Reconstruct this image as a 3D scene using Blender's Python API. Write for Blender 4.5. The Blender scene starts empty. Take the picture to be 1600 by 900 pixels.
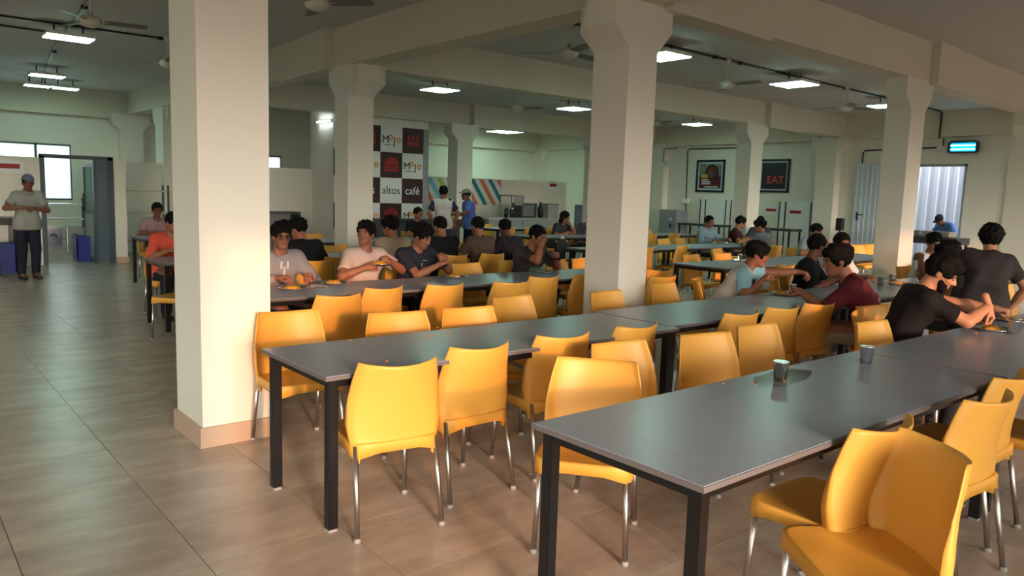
import bpy, bmesh, math, random
import numpy as np
from mathutils import Matrix, Vector
random.seed(7); np.random.seed(7)
S = bpy.context.scene
C = S.collection
R = math.radians

# ------------------------------------------------------------------ camera
FPX, YAW, PITCH, ROLL, CAMH = 1194.436, R(40.036), R(-7.006), R(1.794), 1.6
_f0 = Vector((math.sin(YAW), math.cos(YAW), 0)); _r0 = Vector((math.cos(YAW), -math.sin(YAW), 0)); _u0 = Vector((0, 0, 1))
FWD = _f0*math.cos(PITCH) + _u0*math.sin(PITCH); _u1 = _u0*math.cos(PITCH) - _f0*math.sin(PITCH)
RGT = _r0*math.cos(ROLL) + _u1*math.sin(ROLL); UPV = _u1*math.cos(ROLL) - _r0*math.sin(ROLL)
cd = bpy.data.cameras.new('camera'); cam = bpy.data.objects.new('camera', cd); C.objects.link(cam)
cd.sensor_width = 36; cd.lens = FPX/1600*36; cd.clip_start = 0.05; cd.clip_end = 300
m = Matrix((RGT, UPV, -FWD)).transposed().to_4x4(); m.translation = (0, 0, CAMH); cam.matrix_world = m
S.camera = cam

def at(px, py, z):
    """point of the room at height z that is surveyed at pixel px, py of the 1600 x 900 frame"""
    d = FWD + RGT*((px-800)/FPX) + UPV*((450-py)/FPX)
    t = (z-CAMH)/d.z
    return Vector((d.x*t, d.y*t, z))
def on_y(px, py, Y):
    d = FWD + RGT*((px-800)/FPX) + UPV*((450-py)/FPX); t = Y/d.y
    return Vector((d.x*t, Y, CAMH+d.z*t))
def on_x(px, py, X):
    d = FWD + RGT*((px-800)/FPX) + UPV*((450-py)/FPX); t = X/d.x
    return Vector((X, d.y*t, CAMH+d.z*t))

# ------------------------------------------------------------------ light
S.view_settings.view_transform = 'Standard'; S.view_settings.look = 'None'
S.view_settings.gamma = 1; S.view_settings.use_curve_mapping = False
S.view_settings.exposure = -0.13
SUN_AZ, SUN_EL = R(16), R(9)
w = bpy.data.worlds.new('sky'); S.world = w; w.use_nodes = True
nt = w.node_tree; nt.nodes.clear()
sky = nt.nodes.new('ShaderNodeTexSky'); sky.sky_type = 'NISHITA'; sky.sun_disc = False
sky.sun_elevation = R(14); sky.sun_rotation = math.pi + SUN_AZ; sky.dust_density = 2.5; sky.air_density = 1.2
bg = nt.nodes.new('ShaderNodeBackground'); bg.inputs[1].default_value = 1.05
out = nt.nodes.new('ShaderNodeOutputWorld')
hs = nt.nodes.new('ShaderNodeHueSaturation'); hs.inputs['Saturation'].default_value = .3
nt.links.new(sky.outputs[0], hs.inputs['Color']); nt.links.new(hs.outputs[0], bg.inputs[0]); nt.links.new(bg.outputs[0], out.inputs[0])
sl = bpy.data.lights.new('evening_sun', 'SUN'); so = bpy.data.objects.new('evening_sun', sl); C.objects.link(so)
sl.energy = 2.7; sl.color = (1.0, 0.44, 0.19); sl.angle = R(1.6)
_sd = Vector((math.sin(SUN_AZ)*math.cos(SUN_EL), math.cos(SUN_AZ)*math.cos(SUN_EL), -math.sin(SUN_EL)))
so.rotation_euler = _sd.to_track_quat('-Z', 'Y').to_euler(); so.location = (0, -8, 6)

LED_STRENGTH = 24.0
LED_COLOR = (0.57, 1.0, 0.82)
# ------------------------------------------------------------------ materials
def srgb(r, g, b):
    return tuple(((c/255)/12.92 if c/255 <= .04045 else ((c/255+.055)/1.055)**2.4) for c in (r, g, b)) + (1,)
MATS = {}
def mat(name, rgb, rough=.5, metal=0, spec=.5, var=0, scale=4, bump=0, bscale=60, emit=0, coat=0):
    if name in MATS: return MATS[name]
    M = bpy.data.materials.new(name); M.use_nodes = True; n = M.node_tree; b = n.nodes['Principled BSDF']
    col = srgb(*rgb)
    b.inputs['Base Color'].default_value = col; b.inputs['Roughness'].default_value = rough
    b.inputs['Metallic'].default_value = metal; b.inputs['Specular IOR Level'].default_value = spec
    if coat: b.inputs['Coat Weight'].default_value = coat; b.inputs['Coat Roughness'].default_value = .15
    if emit:
        b.inputs['Emission Color'].default_value = col; b.inputs['Emission Strength'].default_value = emit
    if var or bump:
        tc = n.nodes.new('ShaderNodeTexCoord')
    if var:
        no = n.nodes.new('ShaderNodeTexNoise'); no.inputs['Scale'].default_value = scale; no.inputs['Detail'].default_value = 5
        mx = n.nodes.new('ShaderNodeMix'); mx.data_type = 'RGBA'
        mx.inputs[6].default_value = tuple(max(0, c*(1-var)) for c in col[:3])+(1,)
        mx.inputs[7].default_value = tuple(min(1, c*(1+var)) for c in col[:3])+(1,)
        n.links.new(tc.outputs['Object'], no.inputs['Vector']); n.links.new(no.outputs['Fac'], mx.inputs[0]); n.links.new(mx.outputs[2], b.inputs['Base Color'])
    if bump:
        nb = n.nodes.new('ShaderNodeTexNoise'); nb.inputs['Scale'].default_value = bscale; nb.inputs['Detail'].default_value = 3
        bp = n.nodes.new('ShaderNodeBump'); bp.inputs['Strength'].default_value = bump; bp.inputs['Distance'].default_value = .01
        n.links.new(tc.outputs['Object'], nb.inputs['Vector']); n.links.new(nb.outputs['Fac'], bp.inputs['Height']); n.links.new(bp.outputs[0], b.inputs['Normal'])
    MATS[name] = M
    return M
def emission(name, rgb, strength):
    if name in MATS: return MATS[name]
    M = bpy.data.materials.new(name); M.use_nodes = True; n = M.node_tree; n.nodes.clear()
    e = n.nodes.new('ShaderNodeEmission'); e.inputs[0].default_value = tuple(rgb)+(1,); e.inputs[1].default_value = strength
    o = n.nodes.new('ShaderNodeOutputMaterial'); n.links.new(e.outputs[0], o.inputs[0]); MATS[name] = M
    return M
def pane_mat(name, tint, trans=.6):
    M = bpy.data.materials.new(name); M.use_nodes = True; n = M.node_tree; n.nodes.clear()
    t = n.nodes.new('ShaderNodeBsdfTransparent'); t.inputs[0].default_value = tint
    d = n.nodes.new('ShaderNodeBsdfTranslucent'); d.inputs[0].default_value = tint
    mx = n.nodes.new('ShaderNodeMixShader'); mx.inputs[0].default_value = 1-trans
    o = n.nodes.new('ShaderNodeOutputMaterial')
    n.links.new(t.outputs[0], mx.inputs[1]); n.links.new(d.outputs[0], mx.inputs[2]); n.links.new(mx.outputs[0], o.inputs[0]); MATS[name] = M
    return M

WALL = mat('cream_wall_paint', (225, 220, 206), .55, var=.05, scale=1.3)
BEAMM = mat('cream_beam_paint', (212, 205, 186), .6, var=.05, scale=1.5)
CEIL = mat('grey_white_ceiling_paint', (196, 193, 190), .7, var=.05, scale=1.1)
SKIRT = mat('beige_tile_skirting', (186, 160, 136), .35, var=.08, scale=5)
GROUT = mat('dark_grout', (92, 78, 66), .8)
YEL = mat('yellow_moulded_plastic', (224, 164, 68), .45, spec=.45, var=.03, scale=3)
YELB = mat('yellow_moulded_plastic_seat', (220, 160, 62), .48, spec=.45, var=.03, scale=3)
STEEL = mat('brushed_steel_tube', (190, 184, 178), .32, metal=1)
CAPG = mat('grey_foot_cap', (150, 146, 142), .5)
TOP = mat('grey_laminate', (150, 159, 172), .27, spec=.5, var=.06, scale=8)
TEDGE = mat('grey_laminate_edging', (104, 98, 96), .55)
BLACK = mat('black_powder_coat', (16, 15, 15), .35)
WHITEP = mat('white_enamel', (232, 232, 226), .4)
FANM = mat('cream_fan_enamel', (214, 208, 190), .35)
CONDUIT = mat('black_conduit', (12, 12, 12), .4)
DARKG = mat('dark_grey_metal', (70, 72, 74), .35, metal=.6)
INOX = mat('stainless_steel', (236, 236, 234), .2, metal=1)
FOOD = mat('yellow_rice', (222, 160, 50), .7, var=.35, scale=90, bump=.8, bscale=160)
FOODR = mat('red_curry', (150, 60, 25), .5, var=.3, scale=60)
WHITEWALL = mat('white_board', (228, 230, 228), .4)
REDSIGN = mat('red_sign', (170, 25, 35), .5)
MAROON = mat('dark_maroon_print', (52, 14, 16), .45)
PRINTW = mat('white_print', (222, 222, 222), .45)
PRINTR = mat('red_print', (150, 22, 26), .45)
PRINTK = mat('black_print', (18, 16, 16), .45)
PRINTO = mat('orange_print', (226, 150, 40), .45)

# ------------------------------------------------------------------ mesh helpers
class MB:
    """collects boxes, tubes and grids into one mesh"""
    def __init__(s): s.v = []; s.f = []
    def box(s, x0, x1, y0, y1, z0, z1, bev=0):
        if bev:
            b = bmesh.new(); bmesh.ops.create_cube(b, size=1)
            for v in b.verts: v.co = Vector(((x0+x1)/2+v.co.x*(x1-x0), (y0+y1)/2+v.co.y*(y1-y0), (z0+z1)/2+v.co.z*(z1-z0)))
            bmesh.ops.bevel(b, geom=b.edges[:], offset=bev, segments=2, affect='EDGES', clamp_overlap=True)
            s.bm(b); return s
        o = len(s.v)
        s.v += [(x, y, z) for z in (z0, z1) for y in (y0, y1) for x in (x0, x1)]
        s.f += [tuple(o+i for i in q) for q in ((0, 2, 3, 1), (4, 5, 7, 6), (0, 1, 5, 4), (2, 6, 7, 3), (0, 4, 6, 2), (1, 3, 7, 5))]
        return s
    def bm(s, b):
        o = len(s.v); b.verts.ensure_lookup_table(); b.verts.index_update()
        s.v += [tuple(v.co) for v in b.verts]; s.f += [tuple(o+v.index for v in f.verts) for f in b.faces]; b.free()
    def prism(s, pts, axis, a, b):
        """pts: 2-D outline; extruded along axis ('x','y','z') from a to b"""
        o = len(s.v); n = len(pts)
        def p3(p, t): return (t, p[0], p[1]) if axis == 'x' else ((p[0], t, p[1]) if axis == 'y' else (p[0], p[1], t))
        s.v += [p3(p, a) for p in pts]+[p3(p, b) for p in pts]
        s.f += [tuple(o+i for i in range(n))[::-1], tuple(o+n+i for i in range(n))]
        s.f += [(o+i, o+(i+1) % n, o+n+(i+1) % n, o+n+i) for i in range(n)]
        return s
    def tube(s, path, rads, seg=10, cap=True):
        path = [Vector(p) for p in path]
        if not hasattr(rads, '__len__'): rads = [rads]*len(path)
        o = len(s.v); up = Vector((0, 0, 1))
        for i, p in enumerate(path):
            d = (path[min(i+1, len(path)-1)]-path[max(i-1, 0)]).normalized()
            a = d.cross(up if abs(d.z) < .95 else Vector((1, 0, 0))).normalized(); b = d.cross(a)
            for k in range(seg):
                t = 2*math.pi*k/seg; s.v.append(tuple(p+(a*math.cos(t)+b*math.sin(t))*rads[i]))
        for i in range(len(path)-1):
            for k in range(seg):
                s.f.append((o+i*seg+k, o+i*seg+(k+1) % seg, o+(i+1)*seg+(k+1) % seg, o+(i+1)*seg+k))
        if cap:
            s.f.append(tuple(o+k for k in range(seg))[::-1]); s.f.append(tuple(o+(len(path)-1)*seg+k for k in range(seg)))
        return s
    def lathe(s, prof, seg=24, c=(0, 0, 0)):
        o = len(s.v)
        for r, z in prof:
            for k in range(seg):
                t = 2*math.pi*k/seg; s.v.append((c[0]+r*math.cos(t), c[1]+r*math.sin(t), c[2]+z))
        for i in range(len(prof)-1):
            for k in range(seg): s.f.append((o+i*seg+k, o+i*seg+(k+1) % seg, o+(i+1)*seg+(k+1) % seg, o+(i+1)*seg+k))
        s.f.append(tuple(o+k for k in range(seg))[::-1]); n = len(prof)-1; s.f.append(tuple(o+n*seg+k for k in range(seg)))
        return s
    def mesh(s, name, material, smooth=False, fix=True):
        me = bpy.data.meshes.new(name); me.from_pydata(s.v, [], s.f)
        if fix:
            b = bmesh.new(); b.from_mesh(me); bmesh.ops.recalc_face_normals(b, faces=b.faces[:]); b.to_mesh(me); b.free()
        if smooth: me.shade_smooth() if smooth is True else me.shade_smooth()
        if isinstance(material, (list, tuple)):
            for x in material: me.materials.append(x)
        else: me.materials.append(material)
        me.update(); return me
    def build(s, name, material, parent=None, smooth=False, loc=None):
        o = bpy.data.objects.new(name, s.mesh(name, material, smooth)); C.objects.link(o)
        if parent: o.parent = parent
        if loc is not None: o.location = loc
        return o
def add(name, me, parent=None, loc=(0, 0, 0), rz=0):
    o = bpy.data.objects.new(name, me); C.objects.link(o); o.parent = parent; o.location = loc; o.rotation_euler = (0, 0, rz); return o
def empty(name, loc=(0, 0, 0), rz=0):
    o = bpy.data.objects.new(name, None); C.objects.link(o); o.location = loc; o.rotation_euler = (0, 0, rz); o.empty_display_size = .1; return o
def tag(o, label=None, cat=None, group=None, kind=None):
    if label: o['label'] = label
    if cat: o['category'] = cat
    if group: o['group'] = group
    if kind: o['kind'] = kind
    return o
def struct(o, label=None): o['kind'] = 'structure'; return tag(o, label)
def text(name, body, size, loc, rot, material, parent=None, ext=.003, align='CENTER', bold=0):
    cu = bpy.data.curves.new(name, 'FONT'); cu.body = body; cu.size = size; cu.extrude = ext; cu.align_x = align; cu.align_y = 'CENTER'; cu.offset = bold
    cu.materials.append(material); t = bpy.data.objects.new(name, cu)
    C.objects.link(t); bpy.context.view_layer.update()
    me = bpy.data.meshes.new_from_object(t.evaluated_get(bpy.context.evaluated_depsgraph_get())); bpy.data.objects.remove(t)
    o = bpy.data.objects.new(name, me); C.objects.link(o); o.parent = parent; o.location = loc; o.rotation_euler = rot
    return o

# ------------------------------------------------------------------ the room
XL, XR, YF, YB, ZC, ZB = -4.0, 19.6, -4.0, 22.0, 3.85, 3.32
def tile_material():
    M = bpy.data.materials.new('beige_vitrified_tile'); M.use_nodes = True; n = M.node_tree; b = n.nodes['Principled BSDF']
    g = n.nodes.new('ShaderNodeNewGeometry'); oi = n.nodes.new('ShaderNodeObjectInfo')
    n1 = n.nodes.new('ShaderNodeTexNoise'); n1.inputs['Scale'].default_value = 2.2; n1.inputs['Detail'].default_value = 7; n1.inputs['Roughness'].default_value = .6
    rp = n.nodes.new('ShaderNodeValToRGB'); rp.color_ramp.elements[0].position = .3; rp.color_ramp.elements[1].position = .72
    rp.color_ramp.elements[0].color = srgb(164, 147, 131); rp.color_ramp.elements[1].color = srgb(200, 184, 167)
    mp = n.nodes.new('ShaderNodeMapping'); mp.inputs['Scale'].default_value = (1, 2.3, 1)
    ad = n.nodes.new('ShaderNodeVectorMath'); ad.operation = 'MULTIPLY_ADD'; ad.inputs[1].default_value = (9, 9, 9)
    n.links.new(oi.outputs['Random'], ad.inputs[0]); n.links.new(g.outputs['Position'], ad.inputs[2])
    n.links.new(ad.outputs[0], mp.inputs[0]); n.links.new(mp.outputs[0], n1.inputs['Vector']); n.links.new(n1.outputs['Fac'], rp.inputs[0])
    n.links.new(rp.outputs[0], b.inputs['Base Color'])
    b.inputs['Roughness'].default_value = .27; b.inputs['Specular IOR Level'].default_value = .5
    return M
TILE = tile_material()
floor = struct(MB().box(XL, XR+2.4, YF-.2, YB, -.2, -.004).build('floor', GROUT))
TX, TY, X0, Y0 = .62, .59, 1.013, 3.16
tm = MB().box(-TX/2+.002, TX/2-.002, -TY/2+.002, TY/2-.002, -.0038, 0).mesh('tile', TILE)
cells = []
i0, i1 = math.floor((XL-X0)/TX), math.ceil((XR-X0)/TX); j0, j1 = math.floor((YF-Y0)/TY), math.ceil((YB-Y0)/TY)
for i in range(i0, i1):
    for j in range(j0, j1):
        c = Vector((X0+(i+.5)*TX, Y0+(j+.5)*TY, 0))
        if c.x-TX/2 < XL-.4 or c.x+TX/2 > XR+.4 or c.y-TY/2 < YF-.4 or c.y+TY/2 > YB+.4: continue
        v = c-Vector((0, 0, CAMH)); dz = v.dot(FWD)
        vis = dz > .5 and abs(v.dot(RGT)/dz*FPX) < 860 and abs(v.dot(UPV)/dz*FPX) < 520
        cells.append((v.length if vis else 1e3+v.length, c))
cells.sort(key=lambda t: t[0])
for d, c in cells[:300]: add('tile', tm, floor, c)
rest = MB()
for d, c in cells[300:]: rest.box(c.x-TX/2+.002, c.x+TX/2-.002, c.y-TY/2+.002, c.y+TY/2-.002, -.0038, 0)
tag(rest.build('tile_field', TILE, floor), kind='stuff')
struct(MB().box(XL-.2, XR+.2, YF-.2, YB+.2, ZC, ZC+.2).build('ceiling', CEIL))
GND = mat('outside_ground', (176, 168, 156), .9)
struct(MB().box(-60, 80, -60, 80, -.3, -.21).build('ground', GND))

def wall_with_openings(name, axis, pos, th, a0, a1, z1, openings):
    """wall along an axis with rectangular openings (a, b, z0, z1)"""
    mb = MB()
    def seg(a, b, zz0, zz1):
        if b-a < 1e-4 or zz1-zz0 < 1e-4: return
        if axis == 'x': mb.box(a, b, pos, pos+th, zz0, zz1)
        else: mb.box(pos, pos+th, a, b, zz0, zz1)
    cur = a0
    for a, b, zz0, zz1 in sorted(openings):
        seg(cur, a, 0, z1); seg(a, b, 0, zz0); seg(a, b, zz1, z1); cur = b
    seg(cur, a1, 0, z1)
    return struct(mb.build(name, WALL))
FRONT_WIN = [(-.97, 1.15, .4, 2.75), (3.5, 4.3, .4, 2.7), (5.75, 6.9, .4, 2.7), (8.2, 9.0, .4, 2.7), (11.2, 13.2, .4, 2.7), (15.0, 17.5, .4, 2.7)]  # unseen; spaced to follow the sun patches, last two added for fill light
wall_with_openings('wall_front', 'x', YF-.2, .2, XL, XR, ZC, FRONT_WIN)
wall_with_openings('wall_left', 'y', XL-.2, .2, YF-.2, YB+.2, ZC, [(-3.2, .8, .4, 2.7), (1.8, 4.4, .6, 2.6), (7, 8.6, .9, 2.4)])  # unseen side openings, added and sized to bring in ambient fill
BACK_WIN = [(.9, 3.93, 1.1, 2.48), (7.2, 9.42, 1.5, 2.5)]
wall_with_openings('wall_back', 'x', YB, .2, XL, XR, ZC, BACK_WIN)
DOOR = [(7.03, 8.75, 0, 2.62), (4.75, 6.18, 0, 2.62)]
wall_with_openings('wall_right', 'y', XR, .2, YF-.2, YB+.2, ZC, DOOR)
PANE = pane_mat('hazy_window_glass', (.86, .93, .95, 1), .35)
ALU = mat('dark_window_frame', (84, 92, 96), .4, metal=.4)
nwin = 0
for (a, b, z0, z1) in BACK_WIN:
    nwin += 1
    k = max(1, round((b-a)/.78))
    f = MB().box(a, b, YB+.02, YB+.08, z0, z0+.04).box(a, b, YB+.02, YB+.08, z1-.04, z1)
    for q in range(k+1):
        x = a+(b-a)*q/k; f.box(max(a, x-.025), min(b, x+.025), YB+.02, YB+.08, z0, z1)
    wf = struct(f.build('window_%d' % nwin, ALU))
    for q in range(k):
        MB().box(a+(b-a)*q/k+.025, a+(b-a)*(q+1)/k-.025, YB+.04, YB+.046, z0+.04, z1-.04).build('pane', PANE, wf)
for (a, b, z0, z1) in FRONT_WIN:
    nwin += 1
    f = MB().box(a, b, YF-.12, YF-.06, z0, z0+.05).box(a, b, YF-.12, YF-.06, z1-.05, z1).box(a, a+.05, YF-.12, YF-.06, z0, z1).box(b-.05, b, YF-.12, YF-.06, z0, z1)
    struct(f.build('window_%d' % nwin, ALU))

# beams
def beam(x0, x1, y0, y1, z0=ZB, z1=ZC): return struct(MB().box(x0, x1, y0, y1, z0, z1).build('beam', BEAMM))
beam(XL, XR, 4.66, 5.0); beam(5.4, XR, 9.92, 10.27); beam(5.4, XR, 16.2, 16.55)
beam(5.19, 5.55, YF, 4.66); beam(5.19, 5.55, 5.0, YB-.2)
struct(MB().box(XL, XR-.2, YB-.2, YB, 3.2, ZC).build('trim_1', BEAMM)); struct(MB().box(XR-.2, XR, YF, YB, 3.25, ZC).build('trim_2', BEAMM))
def wedge(p): struct(MB().prism(p, 'z', ZB-.04, ZC).build('trim_3', BEAMM))
wedge([(5.62, 4.68), (5.62, 4.56), (7.4, 4.66), (7.4, 4.68)]); wedge([(11.34, 4.68), (11.34, 4.55), (13.2, 4.66), (13.2, 4.68)])
wedge([(15.7, 9.94), (15.7, 9.8), (17.4, 9.92), (17.4, 9.94)]); wedge([(12.05, 16.22), (12.05, 16.06), (13.8, 16.2), (13.8, 16.22)])
wedge([(5.2, 10.33), (5.07, 10.33), (5.19, 12.2), (5.2, 12.2)])

# columns
def column(x0, x1, y0, y1, arms, label, skirt=True, top=ZB):
    mb = MB().box(x0, x1, y0, y1, 0, top)
    q, za, zb, zc = .19, 2.9, 3.1, ZB+.02
    if '-x' in arms: mb.prism([(x0, za), (x0-q, zb), (x0-q, zc), (x0, zc)], 'y', y0+.001, y1-.06)
    if '+x' in arms: mb.prism([(x1, za), (x1, zc), (x1+q, zc), (x1+q, zb)], 'y', y0+.001, y1-.06)
    if '-y' in arms: mb.prism([(y0, za), (y0, zc), (y0-q, zc), (y0-q, zb)], 'x', x0+.06, x1-.001)
    if '+y' in arms: mb.prism([(y1, za), (y1+q, zb), (y1+q, zc), (y1, zc)], 'x', x0+.001, x1-.06)
    c = struct(mb.build('column', WALL), label)
    if skirt:
        sk = MB()
        for a in ((x0-.02, x1+.02, y0-.02, y0), (x0-.02, x1+.02, y1, y1+.02), (x0-.02, x0, y0, y1), (x1, x1+.02, y0, y1)): sk.box(a[0], a[1], a[2], a[3], 0, .125)
        sk.build('skirting', SKIRT, c)
    return c
column(1.485, 1.915, 4.66, 5.16, '-x+x', 'large cream column standing beside the front table rows')
column(5.17, 5.55, 4.66, 5.09, '-x+x+y', 'cream column with bracketed capital rising behind the middle tables')
column(5.19, 5.59, 9.85, 10.25, '-y+y+x', 'cream column in front of the checkered café banner')
column(10.85, 11.29, 4.66, 5.0, '-x+x', 'cream column with a sunlit patch beside the open doorway')
column(15.16, 15.62, 9.9, 10.28, '-x+x', 'cream column between the framed poster and the EAT picture')
column(11.5, 11.98, 16.0, 16.42, '-x+x', 'far cream column between the striped wall panels')
column(16.45, 16.9, 16.0, 16.4, '-x+x', 'far cream column beside the plain low partition')
column(16.1, 16.55, 4.66, 5.1, '-x+x', 'cream column at the edge of view beside the second doorway')
column(5.2, 5.6, 18.7, 19.3, '-y+y', 'far cream column beside the kitchen partition', skirt=False)
column(XR-.3, XR, 10.07, 10.6, '-y+y', 'pilaster on the picture wall', skirt=False)
column(XR-.25, XR, 15.75, 16.2, '-y+y', 'pilaster in the corner by the grey cabinet', skirt=False)
column(XR-.25, XR, 21.55, YB, '-y', 'pilaster in the far corner', skirt=False)
column(5.0, 5.55, YB-.3, YB, '-x+x', 'pilaster on the kitchen wall', skirt=False)

# partitions and the block that carries the banner
def part_wall(name, x0, x1, y0, y1, z1): 
    return struct(MB().box(x0, x1, y0, y1, 0, z1).build(name, WALL))
part_wall('wall_kitchen', XL, 2.44, 16.6, 16.75, 2.0)
kp = part_wall('wall_kitchen', 3.68, 3.9, 16.6, 16.75, 2.04); MB().box(3.68, 3.92, 16.58, 16.6, 0, .12).build('skirting', SKIRT, kp)
part_wall('wall_pantry', 3.9, 5.2, 18.85, 19.0, 2.05)
part_wall('wall_serving', 5.6, 8.6, 18.2, 18.35, 2.06)
struct(MB().box(8.6, 10.87, 16.4, 18.3, 0, ZB).build('wall_banner', WALL))
struct(MB().box(8.6, 10.87, 16.56, 18.3, ZB, ZC).build('wall_banner', WALL))
part_wall('wall_striped', 10.87, 17.75, 18.5, 18.65, 2.03)

# ------------------------------------------------------------------ tables
def make_table(x0, x1, y0, y1, label, group, full=True):
    L, W_, zt = x1-x0, y1-y0, .757
    t = tag(empty('dining_table', ((x0+x1)/2, (y0+y1)/2, 0)), label, 'table', group)
    a, b = L/2, W_/2
    tp = MB().box(-a, a, -b, b, zt-.022, zt, bev=.003).build('table_top', TOP, t)
    e = .0025
    MB().box(-a-e, a+e, -b-e, -b, zt-.021, zt-.002).box(-a-e, a+e, b, b+e, zt-.021, zt-.002).box(-a-e, -a, -b, b, zt-.021, zt-.002).box(a, a+e, -b, b, zt-.021, zt-.002).build('edge_band', TEDGE, tp)
    i = .028; s = .05
    for sx in (-1, 1):
        for sy in (-1, 1):
            cx, cy = sx*(a-i-s/2), sy*(b-i-s/2)
            lg = MB().box(cx-s/2, cx+s/2, cy-s/2, cy+s/2, .012, zt-.022, bev=.004).build('leg', BLACK, t)
            MB().box(cx-s/2+.004, cx+s/2-.004, cy-s/2+.004, cy+s/2-.004, 0, .014).build('foot_pad', CAPG, lg)
    for sy in (-1, 1):
        cy = sy*(b-i-s/2); MB().box(-a+i+s, a-i-s, cy-.02, cy+.02, zt-.062, zt-.022).build('rail', BLACK, t)
    for sx in (-1, 1):
        cx = sx*(a-i-s/2); MB().box(cx-.02, cx+.02, -b+i+s, b-i-s, zt-.062, zt-.022).build('rail', BLACK, t)
    return t
TABLES = [
 (1.85, 4.36, 1.29, 2.06, 'long grey table with steel tumblers, nearest the camera', 'tables of the first row'),
 (4.38, 6.89, 1.29, 2.06, 'long grey table at which the person in the black tee eats', 'tables of the first row'),
 (6.91, 9.42, 1.29, 2.06, 'grey table behind the chairs at the edge of view in the first row', 'tables of the first row'),
 (1.53, 4.055, 3.1, 3.84, 'long grey table with orange crumbs, beside the large column', 'tables of the second row'),
 (4.075, 6.6, 3.17, 3.9, 'long grey table at which the person in the white and pale blue tee eats', 'tables of the second row'),
 (6.62, 9.15, 3.17, 3.9, 'grey table with plates and tumblers behind the person in the maroon shirt', 'tables of the second row'),
 (9.17, 11.7, 3.17, 3.9, 'grey table end seen beyond the person standing with the back turned', 'tables of the second row'),
 (1.95, 4.04, 5.53, 6.3, 'grey table with plates of rice in front of the person with glasses', 'tables of the third row'),
 (4.06, 6.58, 5.6, 6.34, 'grey table in front of the person drinking with a bent arm', 'tables of the third row'),
 (8.15, 10.65, 5.58, 6.42, 'grey table with a tray, before two sunlit orange chairs', 'tables of the third row'),
 (10.67, 13.2, 5.58, 6.42, 'grey table at which a person rests the head on one hand', 'tables of the third row'),
 (2.33, 4.85, 8.5, 9.3, 'grey table at which the person in the red shirt leans, beyond the large column', 'tables of the fourth row'),
 (4.87, 7.4, 8.5, 9.3, 'grey table in front of the people seen from behind', 'tables of the fourth row'),
 (8.75, 11.25, 8.25, 9.05, 'grey table beside the far aisle with a turned chair at its side', 'tables of the fourth row'),
 (11.27, 13.8, 8.25, 9.05, 'grey table shared by the group of four people near the picture wall', 'tables of the fourth row'),
 (3.13, 4.9, 12.4, 13.2, 'small dark-edged table in front of the kitchen partition', 'tables of the fifth row'),
 (5.2, 7.7, 11.1, 11.9, 'table with a black tray seen between the columns', 'tables of the fifth row'),
 (10.2, 12.7, 11.35, 12.1, 'table at which the person in dark grey raises a hand', 'tables of the fifth row'),
 (12.9, 15.4, 11.35, 12.1, 'empty table in front of the grey cabinet', 'tables of the fifth row'),
 (11.5, 14.0, 14.3, 15.1, 'far table in front of the serving counter', 'tables of the sixth row'),
]
for t in TABLES: make_table(*t)

# ------------------------------------------------------------------ chairs
def seat_mesh():
    prof = []; seg = 44; V = []; F = []
    def outline(t, k=1.0, dz=0):
        c, s_ = math.cos(t), math.sin(t); n = 6.5
        r = (abs(c)**n+abs(s_)**n)**(-1/n)
        return Vector((.222*r*c*k, .212*r*s_*k+.006, 0))
    corner = lambda t: max(0, math.cos(4*(t-math.pi/4)))**2      # 1 at the four corners
    rings = []
    for k in (.3, .6, .82, .93):
        rings.append([outline(2*math.pi*q/seg, k)+Vector((0, 0, .446-.014*(1-k*k))) for q in range(seg)])
    rings.append([outline(2*math.pi*q/seg, .985)+Vector((0, 0, .4445)) for q in range(seg)])
    rings.append([outline(2*math.pi*q/seg, 1.0)+Vector((0, 0, .437)) for q in range(seg)])
    rings.append([outline(2*math.pi*q/seg, 1.015)+Vector((0, 0, .394-.022*corner(2*math.pi*q/seg))) for q in range(seg)])
    rings.append([outline(2*math.pi*q/seg, .97)+Vector((0, 0, .394-.022*corner(2*math.pi*q/seg))) for q in range(seg)])
    rings.append([outline(2*math.pi*q/seg, .95)+Vector((0, 0, .425)) for q in range(seg)])
    for r in rings: V += [tuple(p) for p in r]
    for i in range(len(rings)-1):
        for q in range(seg): F.append((i*seg+q, i*seg+(q+1) % seg, (i+1)*seg+(q+1) % seg, (i+1)*seg+q))
    F.append(tuple(range(seg))[::-1]); F.append(tuple((len(rings)-1)*seg+q for q in range(seg)))
    mb = MB(); mb.v = V; mb.f = F
    return mb.mesh('seat', YELB, True)
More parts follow.
